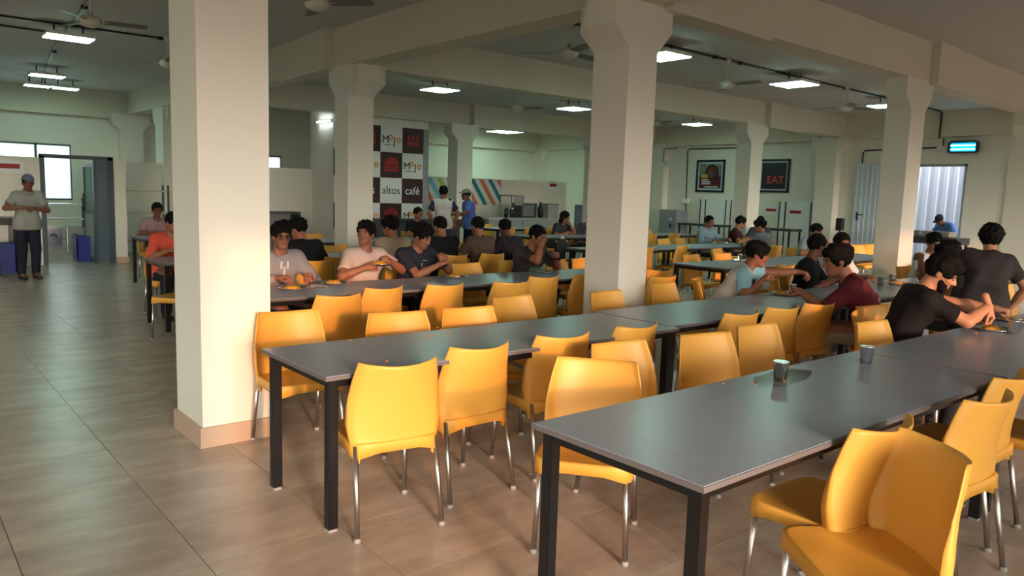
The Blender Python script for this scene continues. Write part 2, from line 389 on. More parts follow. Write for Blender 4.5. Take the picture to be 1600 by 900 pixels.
def back_mesh():
    us = [-1, -.97, -.93, -.89, -.85, -.75, -.6, -.4, -.2, 0, .2, .4, .6, .75, .85, .89, .93, .97, 1]; nv = 24; th = .013; V = []; F = []
    sst = lambda a, b, t: (lambda q: q*q*(3-2*q))(min(1, max(0, (t-a)/(b-a))))
    nu = len(us)-1
    def pt(u, v, front):
        au = abs(u); zl = .386+.01*(1-u*u)-.046*sst(.86, .90, au)          # the edges run down into leg sockets
        z = zl+(.825-zl)*v; q = (z-.386)/.439
        w_ = np.interp(q, [-.1, 0, .12, .3, .55, .8, 1], [.205, .208, .219, .233, .231, .214, .193])
        z -= .016*max(0, q)*(1-u*u)*v
        yc = -.192-.008*q-.088*max(0, q-.12)**1.5
        if z < .418+.03*u*u: yc -= .006*(1-sst(.8, .9, au))               # moulded band below the crease
        fw = .074*u*u*(.25+.75*min(1, max(0, q)*1.6))+.012*sst(.86, 1, au)
        half = th/2*(1-.45*sst(.95, 1, au)-.4*(1 if v == 1 else 0))
        if front: return (u*w_, yc+fw+half+.026*sst(.86, .92, au)*(1-sst(.3, .7, q)), z)
        return (u*w_, yc+fw-half-.004*sst(.86, .92, au)*(1-sst(.2, .5, q)), z)
    for side in (True, False):
        for j in range(nv+1):
            for u in us: V.append(pt(u, (j/nv)**.9, side))
    n = (nu+1)*(nv+1)
    for j in range(nv):
        for i in range(nu):
            a = j*(nu+1)+i; F.append((a, a+1, a+nu+2, a+nu+1)); F.append((n+a, n+a+nu+1, n+a+nu+2, n+a+1))
    rim = [i for i in range(nu+1)]+[j*(nu+1)+nu for j in range(1, nv+1)]+[nv*(nu+1)+i for i in range(nu-1, -1, -1)]+[j*(nu+1) for j in range(nv-1, 0, -1)]
    for q in range(len(rim)):
        a, b = rim[q], rim[(q+1) % len(rim)]; F.append((a, b, n+b, n+a))
    mb = MB(); mb.v = V; mb.f = F
    return mb.mesh('backrest', YEL, True)
CH_SEAT, CH_BACK = seat_mesh(), back_mesh()
def leg_mesh(sx, sy):
    top = (sx*.19, .178, .42) if sy > 0 else (sx*.198, -.172, .43); bot = (sx*.205, .198, .01) if sy > 0 else (sx*.213, -.245, .01)
    return MB().tube([top, bot], .0125, 12).mesh('leg', STEEL, True), MB().lathe([(.014, 0), (.0165, .003), (.0165, .012), (.0135, .02)], 12, (bot[0], bot[1], 0)).mesh('foot_cap', CAPG, True)
CH_LEGS = [leg_mesh(sx, sy) for sx in (-1, 1) for sy in (1, -1)]
def chair(x, y, rot, label, group):
    """x, y: middle of the backrest's top edge; rot: turn of the seat's forward direction from +Y"""
    a = R(rot); fx, fy = -math.sin(a), math.cos(a)
    o = tag(empty('dining_chair', (x+fx*.19, y+fy*.19, 0), a), label, 'chair', group)
    add('seat', CH_SEAT, o); add('backrest', CH_BACK, o)
    for lm, fm in CH_LEGS:
        l = add('leg', lm, o); add('foot_cap', fm, l)
    return o
Y_ = 'yellow plastic chair '
CHAIRS = [
 # first row, near side (backs to the camera)
 (2.64, .97, 52, Y_+'turned sideways, nearest the camera at the front corner', 'chairs on the near side of the first row'),
 (2.79, 1.2, -3, Y_+'pushed in just behind the sideways front chair', 'chairs on the near side of the first row'),
 (3.58, 1.12, -5, Y_+'third along the near side of the first table row', 'chairs on the near side of the first row'),
 (4.16, 1.22, 1, Y_+'fourth along the near side of the first row, mostly hidden', 'chairs on the near side of the first row'),
 (4.62, 1.05, -3, Y_+'cut off by the picture edge beside the first row', 'chairs on the near side of the first row'),
 # first row, far side
 (2.64, 2.49, 127, Y_+'facing the camera behind the first table corner', 'chairs on the far side of the first row'),
 (3.07, 2.74, 174, Y_+'half behind the chair at the first table corner', 'chairs on the far side of the first row'),
 (3.72, 2.65, 169, Y_+'third along the far side of the first row, before the table joint', 'chairs on the far side of the first row'),
 (4.29, 2.67, 176, Y_+'fourth along the far side of the first row, behind the tumblers', 'chairs on the far side of the first row'),
 (5.13, 2.33, 177, Y_+'tucked to the table next to the person in the black tee', 'chairs on the far side of the first row'),
 (5.97, 2.72, 170, Y_+'half sunlit, behind the person in the black tee at the first row', 'chairs on the far side of the first row'),
 (8.1, 2.62, 185, Y_+'beside the standing person, partly hidden by an arm', 'chairs on the far side of the first row'),
 (9.0, 2.72, 190, Y_+'cut by the picture edge behind the standing person', 'chairs on the far side of the first row'),
 # second row, near side
 (1.84, 2.99, -9, Y_+'at the near corner of the crumb-strewn table, back to the camera', 'chairs on the near side of the second row'),
 (2.40, 3.1, 1, Y_+'second along the near side of the crumb-strewn table', 'chairs on the near side of the second row'),
 (3.0, 3.1, -4, Y_+'third along the crumb-strewn table with a shadow across its back', 'chairs on the near side of the second row'),
 (3.63, 3.1, 2, Y_+'fourth along the crumb-strewn table, before the table joint', 'chairs on the near side of the second row'),
 (4.72, 3.07, -1, Y_+'first past the table joint on the near side of the second row', 'chairs on the near side of the second row'),
 (5.28, 3.08, -3, Y_+'second past the table joint on the near side of the second row', 'chairs on the near side of the second row'),
 (5.77, 3.05, -5, Y_+'sunlit beside the person in the maroon shirt', 'chairs on the near side of the second row'),
 # second row, far side
 (1.99, 4.56, 177, Y_+'standing against the large column', 'chairs on the far side of the second row'),
 (2.57, 4.2, 168, Y_+'second on the far side of the crumb-strewn table', 'chairs on the far side of the second row'),
 (3.1, 4.15, 174, Y_+'third on the far side of the crumb-strewn table', 'chairs on the far side of the second row'),
 (3.75, 4.46, 182, Y_+'fourth on the far side of the crumb-strewn table, pulled out', 'chairs on the far side of the second row'),
 (4.66, 4.33, 184, Y_+'in front of the bracketed column behind the table joint', 'chairs on the far side of the second row'),
 (5.62, 4.5, 188, Y_+'just past the bracketed column on the far side of the second row', 'chairs on the far side of the second row'),
 # third row, near side
 (2.66, 5.17, 6, Y_+'with a rounded shadow, first behind the column chair in the third row', 'chairs on the near side of the third row'),
 (3.18, 5.4, 10, Y_+'second on the near side of the third row, tucked in', 'chairs on the near side of the third row'),
 (3.76, 5.36, 3, Y_+'sunlit, third on the near side of the third row', 'chairs on the near side of the third row'),
 (4.42, 5.26, -6, Y_+'fourth on the near side of the third row, behind the pulled-out chair', 'chairs on the near side of the third row'),
 (5.0, 5.47, 2, Y_+'fifth on the near side of the third row, opposite the drinking person', 'chairs on the near side of the third row'),
 (5.55, 5.42, 4, Y_+'half hidden by the bracketed column in the third row', 'chairs on the near side of the third row'),
 (6.2, 4.98, -2, Y_+'to the side of the bracketed column, back to the camera', 'chairs on the near side of the third row'),
 (6.72, 5.45, -8, Y_+'behind the chair to the side of the bracketed column', 'chairs on the near side of the third row'),
 (8.9, 5.2, 0, Y_+'behind the person in the white and pale blue tee', 'chairs on the near side of the third row'),
 (8.1, 4.75, 6, Y_+'just beyond the reaching hand over the second row', 'chairs on the near side of the third row'),
 # third row, far side
 (5.05, 6.82, 182, Y_+'empty, between the phone user and the drinking person', 'chairs on the far side of the third row'),
 (6.38, 6.78, 190, Y_+'empty, on the window side of the drinking person', 'chairs on the far side of the third row'),
 (6.86, 6.84, 192, Y_+'last on the far side of the third row before the column', 'chairs on the far side of the third row'),
 (8.96, 6.72, 182, Y_+'sunlit orange, behind the table end with the tray', 'chairs on the far side of the third row'),
 (9.72, 6.72, 177, Y_+'sunlit orange, second behind the table with the tray', 'chairs on the far side of the third row'),
 (10.55, 7.4, 193, Y_+'shaded, beyond the two sunlit orange chairs', 'chairs on the far side of the third row'),
 (15.0, 7.22, 165, Y_+'glowing orange in the sun beyond the person in the white shirt', 'chairs by the doorway'),
 (15.55, 7.2, 165, Y_+'glowing orange in the sun, closer to the doorway column', 'chairs by the doorway'),
 (11.3, 4.45, 191, Y_+'at the foot of the sunlit column', 'chairs on the far side of the second row'),
 # fourth row and beyond
 (4.15, 8.13, 5, Y_+'empty, between the black-shirted back and the person in pink', 'chairs on the near side of the fourth row'),
 (10.69, 8.2, 14, Y_+'turned towards the far table, beside the column', 'chairs on the near side of the fourth row'),
 (9.7, 8.15, 8, Y_+'just showing past the column edge in the fourth row', 'chairs on the near side of the fourth row'),
 (11.9, 9.6, 186, Y_+'facing out from the far side of the fourth row', 'chairs on the far side of the fourth row'),
 (12.45, 9.62, 190, Y_+'second facing out on the far side of the fourth row', 'chairs on the far side of the fourth row'),
 (9.25, 9.7, 196, Y_+'with a black backpack beside it', 'chairs on the far side of the fourth row'),
 (14.9, 12.55, 190, Y_+'in front of the grey cabinet', 'chairs on the far side of the fifth row'),
 (13.5, 11.2, 10, Y_+'on the near side of the empty table by the grey cabinet', 'chairs on the near side of the fifth row'),
 (14.3, 11.2, 4, Y_+'second on the near side of the empty table by the grey cabinet', 'chairs on the near side of the fifth row'),
 (5.75, 10.75, 4, Y_+'near side of the table with the black tray', 'chairs on the near side of the fifth row'),
 (6.45, 10.75, -3, Y_+'second at the near side of the table with the black tray', 'chairs on the near side of the fifth row'),
 (5.8, 12.3, 184, Y_+'far side of the table with the black tray', 'chairs on the far side of the fifth row'),
 (6.5, 12.3, 178, Y_+'second at the far side of the table with the black tray', 'chairs on the far side of the fifth row'),
 (4.95, 9.75, 186, Y_+'facing out behind the black-shirted back', 'chairs on the far side of the fourth row'),
 (7.0, 9.75, 176, Y_+'facing out behind the people seen from behind', 'chairs on the far side of the fourth row'),
 (6.15, 9.75, 180, Y_+'facing out between the people seen from behind', 'chairs on the far side of the fourth row'),
 (11.6, 13.95, 10, Y_+'first at the near side of the far table by the serving counter', 'chairs by the serving counter'),
 (12.3, 13.95, 0, Y_+'second at the near side of the far table by the serving counter', 'chairs by the serving counter'),
 (13.0, 13.95, -4, Y_+'third at the near side of the far table by the serving counter', 'chairs by the serving counter'),
 (12.1, 15.5, 184, Y_+'at the far side of the far table by the serving counter', 'chairs by the serving counter'),
 (3.3, 9.75, 182, Y_+'empty, half behind the large column in the fourth row', 'chairs on the far side of the fourth row'),
 (2.55, 8.1, 40, Y_+'turned, peeping out past the large column', 'chairs on the near side of the fourth row'),
]
for c in CHAIRS: chair(*c)

# ------------------------------------------------------------------ ceiling lights, fans, conduits
LED = emission('led_diffuser', LED_COLOR, LED_STRENGTH)
def panel_light(x, y, z, lx, ly, label, group='surface mounted ceiling lights', stem=True):
    o = tag(empty('ceiling_light', (x, y, z)), label, 'ceiling light', group)
    MB().box(-lx/2, lx/2, -ly/2, ly/2, 0, .05, bev=.008).build('housing', WHITEP, o)
    MB().box(-lx/2+.012, lx/2-.012, -ly/2+.012, ly/2-.012, -.012, 0).build('diffuser', LED, o)
    if stem:
        for s in (-1, 1): MB().tube([(s*lx*.3, 0, .05), (s*lx*.3, 0, ZC-z)], .012, 8).build('hanger', CONDUIT, o)
    return o
panel_light(2.36, 13.05, 3.66, .62, .45, 'bright square ceiling light nearest over the kitchen aisle')
panel_light(2.86, 18.1, 3.66, .6, .4, 'second bright ceiling light over the kitchen aisle')
panel_light(3.0, 20.2, 3.66, .5, .35, 'far ceiling light in front of the kitchen wall')
panel_light(3.55, 20.2, 3.66, .5, .35, 'far ceiling light beside its twin over the kitchen')
panel_light(9.05, 13.26, 3.66, .6, .6, 'ceiling light beside the checkered banner column')
panel_light(13.0, 13.4, 3.66, .6, .6, 'ceiling light over the fifth table row')
panel_light(9.0, 7.45, 3.66, .6, .6, 'square ceiling light half hidden by the bracketed column')
panel_light(12.55, 7.42, 3.66, .62, .62, 'square ceiling light in the middle of the bay towards the doorway')
panel_light(17.6, 13.25, 3.66, .6, .6, 'ceiling light over the framed poster')
panel_light(16.35, 7.6, 3.66, .5, .5, 'ceiling light just showing beside the doorway column')
panel_light(16.45, 20.2, 3.66, .9, .9, 'far ceiling light in front of the bright serving wall')
panel_light(-1.4, 7.5, 3.66, .6, .6, 'ceiling light over the side aisle')
o = tag(empty('tube_light', (8.6, 17.45, 3.2)), 'white tube light glowing on the wall beside the banner', 'tube light')
MB().box(-.05, 0, -.36, .36, -.02, .03, bev=.006).build('housing', WHITEP, o)
MB().tube([(-.068, -.34, 0), (-.068, .34, 0)], .017, 10).build('tube', emission('tube_glow', (.82, 1, .98), 40), o)

def fan_blade(k):
    b = MB(); n = 8; V = []; 
    for i in range(n+1):
        t = i/n; r = .14+.46*t; w_ = .055+.02*t-(.03*max(0, t-.9)/.1)
        b.v += [(r, -w_, .012), (r, w_, -.012), (r, w_, -.016), (r, -w_, .008)]
    for i in range(n):
        for q in range(4): b.f.append((i*4+q, i*4+(q+1) % 4, i*4+4+(q+1) % 4, i*4+4+q))
    b.f += [(3, 2, 1, 0), (n*4, n*4+1, n*4+2, n*4+3)]
    return b
BLADE = fan_blade(0).mesh('blade', mat('grey_brown_fan_blade', (112, 104, 92), .4))
ARM = MB().box(.06, .2, -.018, .018, -.004, .004).mesh('blade_arm', FANM)
HUB = MB().lathe([(.001, -.075), (.06, -.07), (.105, -.045), (.12, -.005), (.11, .03), (.07, .055), (.03, .07), (.028, .11), (.001, .11)], 28).mesh('motor', FANM, True)
def fan(x, y, z, turn, label):
    o = tag(empty('ceiling_fan', (x, y, z), R(turn)), label, 'ceiling fan', 'three-blade ceiling fans')
    add('motor', HUB, o)
    for k in range(3):
        a = add('blade_arm', ARM, o, rz=R(120*k)); add('blade', BLADE, a)
    MB().tube([(0, 0, .1), (0, 0, ZC-z-.06)], .012, 10).build('down_rod', FANM, o)
    MB().lathe([(.02, -.07), (.05, -.03), (.055, 0), (.001, 0)], 20, (0, 0, ZC-z)).build('canopy', FANM, o, True)
for x, y, t, l in [(2.09, 10.28, -12, 'cream ceiling fan over the kitchen aisle'), (3.67, 12.86, 20, 'cream ceiling fan partly hidden by the large column'),
                   (3.57, 7.45, -50, 'cream ceiling fan cut by the top of the picture'), (7.09, 7.43, 10, 'cream ceiling fan beside the bracketed column capital'),
                   (10.65, 7.49, 35, 'cream ceiling fan between the two square lights'), (14.5, 7.45, -20, 'cream ceiling fan nearest the doorway'),
                   (10.88, 12.97, 60, 'cream ceiling fan over the fifth row'), (15.0, 12.5, 15, 'far cream ceiling fan near the framed poster')]:
    fan(x, y, 3.45, t, l)
def conduit(pts, label, r=.014, boxes=()):
    o = tag(MB().tube(pts, r, 8).build('conduit', CONDUIT), label, 'conduit', 'black electrical conduits')
    for b in boxes:
        b = Vector(b); MB().lathe([(.035, -.03), (.04, -.02), (.04, .02), (.035, .03)], 14, b).build('junction_box', CONDUIT, o)
    return o
zc = ZC-.016
conduit([(-3.9, 13.1, zc), (5.1, 12.95, zc)], 'black conduit across the ceiling over the kitchen aisle', boxes=[(3.6, 12.97, zc)])
conduit([(-3.9, 13.85, zc), (2.2, 13.83, zc)], 'second black conduit beside the one over the kitchen aisle')
conduit([(2.2, 10.6, zc), (2.5, 14.8, zc), (2.95, 19, zc), (3.3, 21.7, zc)], 'black conduit running lengthwise past the kitchen lights', boxes=[(2.27, 11.5, zc), (2.62, 15.8, zc)])
conduit([(7.2, 7.45, zc), (19.2, 7.62, zc), (19.36, 7.62, zc-.03), (19.36, 7.62, 3.2)], 'black conduit along the ceiling to the doorway wall', r=.02, boxes=[(10.3, 7.49, zc), (11.0, 7.5, zc), (14.6, 7.56, zc)])
conduit([(19.56, 7.6, 3.22), (19.56, 7.6, 3.05)], 'short black conduit above the insect killer')
zz = 2.98
conduit([(19.57, 9.5, 2.66), (19.57, 9.5, zz-.05), (19.57, 9.45, zz), (19.57, 7.75, zz+.03)], 'black conduit looping above the doorway', r=.018)
conduit([(19.57, 14.95, .6), (19.57, 15.02, 3.1), (19.57, 14.97, 3.15), (19.57, 13.0, 3.14)], 'black conduit framing the poster wall', r=.016)
conduit([(19.3, 15.73, 2.75), (19.3, 15.73, 3.16), (19.4, 15.3, 3.18)], 'black conduit in the corner by the pilaster', r=.014)
conduit([(6, 12.95, zc), (19.4, 13.3, zc)], 'thin black conduit along the ceiling over the fifth row', r=.012)

# ------------------------------------------------------------------ banner, posters, fittings
NX = (R(90), 0, 0)              # text facing -Y
NXR = (R(90), 0, R(-90))        # text facing -X
bn = tag(empty('cafe_banner', (10.71, 16.38, 0)), 'checkered maroon and white café banner on the wall', 'banner')
rows = [3.13, 2.515, 1.9, 1.285, .67]; cw = .61
for r_ in range(4):
    for c_ in range(4):
        dark = (r_+c_) % 2 == 0
        x1 = -c_*cw; x0 = x1-cw
        p = MB().box(x0+.002, x1-.002, -.012, .018, rows[r_+1]+.002, rows[r_]-.002).build('panel', MAROON if dark else PRINTW, bn)
        cx, cz = (x0+x1)/2, (rows[r_]+rows[r_+1])/2
        if r_ == 2:
            word = {0: 'café', 1: 'altos', 2: 'los', 3: 'palo'}[c_]
            if c_ < 3: text('lettering', word, .27, (cx, -.016, cz), NX, PRINTW if dark else mat('grey_print', (70, 64, 66), .5), p)
        elif not dark:
            text('lettering', 'M', .25, (cx-.17, -.016, cz-.01), NX, PRINTK, p); text('lettering', 'J', .24, (cx+.075, -.016, cz-.03), NX, PRINTK, p)
            for dx, dz in ((-.03, .05), (.19, -.01)):
                rg = MB()
                for k in range(10):
                    t = 2*math.pi*k/10; rg.lathe([(.02, -.003), (.02, .003)], 8, (0, 0, 0)) if False else None
                rg.tube([(cx+dx+.05*math.cos(2*math.pi*k/18), -.016, cz+dz+.05*math.sin(2*math.pi*k/18)) for k in range(19)], .017, 6)
                rg.build('letter_ring', PRINTO, p)
            MB().box(cx-.2, cx-.02, -.016, -.012, cz-.14, cz-.125).build('tagline', PRINTK, p)
        else:
            k = (r_+c_)//2
            pr = MB()
            if r_ == 1:      # burger shape
                pr.prism([(cx-.2, cz), (cx-.19, cz+.08), (cx-.12, cz+.16), (cx, cz+.19), (cx+.12, cz+.16), (cx+.19, cz+.08), (cx+.2, cz)], 'y', -.016, -.012)
                pr.box(cx-.22, cx+.22, -.016, -.012, cz-.07, cz-.02).box(cx-.2, cx+.2, -.016, -.012, cz-.16, cz-.09)
            elif r_ == 3:    # pizza shape
                for q in range(6):
                    t0, t1 = math.pi/3*q+.06, math.pi/3*(q+1)-.06
                    pr.prism([(cx+.03*math.cos((t0+t1)/2), cz+.03*math.sin((t0+t1)/2))]+[(cx+.2*math.cos(t0+(t1-t0)*g/4), cz+.2*math.sin(t0+(t1-t0)*g/4)) for g in range(5)], 'y', -.016, -.012)
            else:
                pr.box(cx-.17, cx+.17, -.016, -.012, cz-.13, cz-.02)
                for g in (-.12, 0, .12): pr.box(cx+g-.035, cx+g+.035, -.016, -.012, cz, cz+.14)
            pr.build('print', PRINTR, p)
FLOR = mat('grey_floral_strip', (150, 150, 152), .5, var=.6, scale=26)
MB().box(.002, .16, -.012, .018, .3, 3.13).build('patterned_strip', FLOR, bn)

# striped wall panels
def stripes(x0, x1, z0, z1, y, label, extra=False):
    o = tag(empty('striped_panel', (x0, y, z0)), label, 'wall panel')
    MB().box(0, x1-x0, -.01, .02, 0, z1-z0).build('board', PRINTW, o)
    cols = [mat('teal_stripe', (30, 128, 140), .5), mat('orange_stripe', (214, 120, 70), .5)]
    if extra: cols += [mat('sky_stripe', (110, 190, 220), .5), mat('lime_stripe', (190, 214, 90), .5)]
    W_, H_ = x1-x0, z1-z0; s = -H_*.7; k = 0
    while s < W_:
        # slanted band clipped to the board
        pts = [(s+.7*H_-.7*z, z) for z in np.linspace(0, H_, 12)]
        wv = .16
        poly = [(min(max(a, 0), W_), z) for a, z in pts]+[(min(max(a+wv, 0), W_), z) for a, z in pts[::-1]]
        if max(p[0] for p in poly)-min(p[0] for p in poly) > .02: MB().prism(poly, 'y', -.014, -.0095).build('stripe', cols[k % len(cols)], o)
        s += .34; k += 1
stripes(12.3, 13.3, .9, 2.0, 18.48, 'colourful striped panel behind the person in the raglan shirt', True)
stripes(13.6, 14.95, 1.25, 2.02, 18.48, 'teal and orange striped panel over the serving counter')

def picture(y0, y1, z0, z1, label):
    o = tag(empty('framed_picture', (XR, (y0+y1)/2, (z0+z1)/2)), label, 'picture')
    a, b = (y1-y0)/2, (z1-z0)/2
    f = MB()
    for q in ((-a, a, -b, -b+.06), (-a, a, b-.06, b), (-a, -a+.06, -b, b), (a-.06, a, -b, b)): f.box(-.04, 0, q[0], q[1], q[2], q[3])
    f.build('frame', mat('black_picture_frame', (18, 22, 30), .4), o)
    MB().box(-.02, -.005, -a+.06, a-.06, -b+.06, b-.06).build('mount', mat('pale_blue_mount', (176, 190, 204), .5), o)
    return o, a, b
pc, a, b = picture(13.63, 14.65, 1.84, 2.81, 'black-framed colourful food poster on the far wall')
bd = MB().box(-.026, -.019, -a+.12, a-.12, -b+.12, b-.12).build('print', mat('dark_red_poster', (84, 22, 26), .5), pc)
def disc(name, cy, cz, r, m_, parent, x=-.03, seg=22):
    return MB().prism([(cy+r*math.cos(2*math.pi*k/seg), cz+r*math.sin(2*math.pi*k/seg)) for k in range(seg)], 'x', x, -.0255).build(name, m_, parent)
MB().box(-.029, -.0255, -a+.12, a-.12, .02, b-.12).build('pattern', mat('poster_patchwork', (120, 120, 110), .5, var=.9, scale=11), bd)
disc('bowl', -.06, .1, .24, mat('poster_dark', (34, 18, 20), .5), bd, -.032)
disc('bowl_rim', -.06, .1, .17, mat('poster_bowl', (120, 40, 36), .5), bd, -.034); disc('bowl_food', -.02, .06, .1, mat('poster_food', (70, 80, 70), .5), bd, -.036)
MB().box(-.034, -.0255, .08, .33, -.06, .05).build('noodles', mat('poster_yellow', (200, 160, 60), .5), bd)
for z_, w0 in ((-.13, .28), (-.19, .2), (-.25, .2)): MB().box(-.03, -.0255, .3-w0*1.6, .3, z_, z_+.035).build('text_line', PRINTW, bd)
MB().box(-.03, -.0255, -.3, .18, -.34, -.31).build('text_line', PRINTW, bd)
pc, a, b = picture(11.52, 12.48, 1.87, 2.8, 'black-framed picture with glowing red EAT lettering')
bd = MB().box(-.026, -.019, -a+.1, a-.1, -b+.1, b-.1).build('print', mat('near_black_poster', (20, 22, 32), .5), pc)
text('lettering', 'EAT', .3, (-.028, -.06, -.12), NXR, mat('red_letter', (210, 70, 50), .5), bd, bold=.002)

# insect killer
ik = tag(empty('insect_killer', (19.46, 7.12, 3.0)), 'glowing blue insect killer lamp above the doorway', 'insect killer')
MB().box(-.03, .06, -.28, .28, -.14, -.1).box(-.03, .06, -.28, .28, .1, .15).box(.03, .14, -.28, .28, -.1, .1).build('housing', DARKG, ik)
MB().box(-.035, .05, -.32, -.27, -.12, .12).box(-.035, .05, .27, .32, -.12, .12).build('end_cap', BLACK, ik)
for z_ in (-.05, .04): MB().tube([(0, -.27, z_), (0, .27, z_)], .016, 10).build('uv_tube', emission('uv_glow', (.1, .75, 1.0), 14), ik)
MB().box(.02, .03, -.27, .27, -.1, .1).build('reflector', mat('uv_reflector', (60, 170, 220), .3), ik)
for y_, z_, l in ((14.98, 1.55, 'white switch box on the wall beside the cabinet'), (15.72, 2.68, 'white junction box high in the corner')):
    o = tag(MB().box(19.32 if z_ > 2 else 19.5, 19.34 if z_ > 2 else 19.6, y_-.12, y_+.12, z_-.07, z_+.08, bev=.01).build('switch_box', WHITEP), l, 'switch box')

# steel wall panels with black strips, signs
for ya, yb, l in ((13.25, 14.42, 'white wall panels with black strips below the food poster'), (10.55, 11.75, 'white wall panels with black strips below the EAT picture')):
    o = tag(empty('wall_cupboard', (19.52, (ya+yb)/2, 0)), l, 'wall panel')
    h = (yb-ya)/2
    MB().box(0, .08, -h, h, .2, 1.62).build('board', WHITEWALL, o)
    for q in (-h+.04, -h+.22, h-.22, h-.04): MB().box(-.015, 0, q-.014, q+.014, .2, 1.62).build('strip', BLACK, o)
def sign(p, rot, w_, h_, label):
    o = tag(empty('notice', p, rot), label, 'sign')
    MB().box(-w_/2-.06, w_/2+.06, -.008, 0, -h_/2-.08, h_/2+.08).build('backing', WHITEWALL, o); MB().box(-w_/2, w_/2, -.013, -.008, -h_/2, h_/2).build('red_band', REDSIGN, o)
sign((19.595, 12.02, 1.38), R(-90), .32, .07, 'small red and white notice under the EAT picture'); sign((19.518, 11.22, 1.35), R(-90), .34, .08, 'small red and white notice on the white wall panel')
sign((1.92, 16.598, 1.82), 0, .42, .085, 'red and white notice on the kitchen partition')
sign((17.15, 18.498, 1.93), 0, .3, .1, 'small red label at the top of the plain partition')

# doorway: frames, leaf, what stands outside
def doorframe(n_, y0, y1):
    struct(MB().box(19.56, 19.84, y0, y0+.05, 0, 2.62).box(19.56, 19.84, y1-.05, y1, 0, 2.62).box(19.56, 19.84, y0, y1, 2.57, 2.62).build('door_%d' % n_, mat('grey_door_frame', (150, 158, 162), .4)))
doorframe(1, 7.03, 8.75); doorframe(2, 4.75, 6.18)
DL = mat('white_sheet_door', (196, 204, 214), .45)
lf = tag(empty('door_leaf', (19.5, 9.2, 0)), 'white ribbed metal door leaf folded back against the wall', 'door')
bdm = MB().box(0, .04, -.42, .42, .03, 2.63)
for k in range(7): bdm.box(-.012, 0, -.4+k*.125, -.36+k*.125, .05, 2.6)
bdm.build('leaf', DL, lf); MB().tube([(-.03, .3, 1.35), (-.03, .12, 1.35)], .014, 8).box(-.03, 0, .26, .3, 1.2, 1.42).build('latch', DARKG, lf)
CORR = mat('white_corrugated_sheet', (196, 206, 226), .5)
cs = MB(); yy = np.arange(2.0, 12.6, .03); off = [.02 if (int(k//4) % 2) else 0 for k in range(len(yy))]
for k in range(len(yy)-1): cs.v += []
for k, y_ in enumerate(yy): cs.v += [(21.7+off[k], y_, 0), (21.7+off[k], y_, 3.1)]
cs.f = [(2*k, 2*k+2, 2*k+3, 2*k+1) for k in range(len(yy)-1)]
o = cs.build('sheet_fence', CORR); tag(o, 'white corrugated sheet fence outside the doorway', 'fence'); o.modifiers.new('thick', 'SOLIDIFY').thickness = .01
w1 = tag(empty('wash_counter', (18.6, 7.55, 0)), 'grey steel counter in the doorway carrying two trays', 'counter')
MB().box(-.35, .35, -.95, .75, .78, .93).build('top', DARKG, w1)
for sx in (-.3, .3):
    for sy in (-.9, .7): MB().box(sx-.025, sx+.025, sy-.025, sy+.025, 0, .78).build('leg', DARKG, w1)
for k, y_ in enumerate((7.1, 7.72)):
    o = tag(empty('steel_tray', (18.55, y_, .93)), ['deep steel tray on the doorway counter nearer the wall', 'deep steel tray on the doorway counter below the bending person'][k], 'tray', 'steel trays on the doorway counter')
    MB().box(-.22, .22, -.28, .28, 0, .01).box(-.22, .22, -.28, -.27, 0, .12).box(-.22, .22, .27, .28, 0, .12).box(-.22, -.21, -.27, .27, 0, .12).box(.21, .22, -.27, .27, 0, .12).build('pan', INOX, o)
    MB().box(-.24, .24, -.3, -.27, .12, .13).box(-.24, .24, .27, .3, .12, .13).box(-.24, -.21, -.27, .27, .12, .13).box(.21, .24, -.27, .27, .12, .13).build('rim', INOX, o)
o = tag(empty('pedestal_dispenser', (17.2, 8.75, 0)), 'slim black stand beside the white door leaf', 'stand')
MB().lathe([(.16, 0), (.16, .02), (.02, .03)], 18).build('base', BLACK, o); MB().tube([(0, 0, .03), (0, 0, 1.0)], .018, 10).build('pole', BLACK, o); MB().box(-.08, .08, -.07, .07, 1.0, 1.28, bev=.01).build('head', BLACK, o)

# cabinet and wall tables
cb = tag(empty('steel_cabinet', (18.8, 15.04, 0)), 'grey steel cabinet in the far corner', 'cabinet')
MB().box(0, .55, -.33, .33, .06, 1.27, bev=.01).build('body', mat('grey_cabinet', (124, 128, 134), .4), cb)
dr = MB().box(-.02, 0, -.32, .32, .09, 1.25, bev=.006).build('door', mat('grey_cabinet_door', (132, 136, 142), .4), cb); MB().box(-.04, -.02, -.16, -.1, .72, .86, bev=.006).build('handle', BLACK, dr)
MB().box(-.022, -.019, -.15, -.09, .95, 1.03).build('notice', PRINTW, dr)
for sy in (-.28, .28): MB().box(.03, .5, sy-.03, sy+.03, 0, .06).build('foot', BLACK, cb)
for y0, y1, l in ((13.0, 14.5, 'grey side table under the food poster'), (10.8, 12.2, 'grey side table under the EAT picture')):
    o = tag(empty('side_table', (18.9, (y0+y1)/2, 0)), l, 'table'); h = (y1-y0)/2
    MB().box(-.3, .3, -h, h, .84, .9).build('table_top', DARKG, o)
    for sx in (-.26, .26):
        for sy in (-h+.05, h-.05): MB().box(sx-.02, sx+.02, sy-.02, sy+.02, 0, .84).build('leg', BLACK, o)

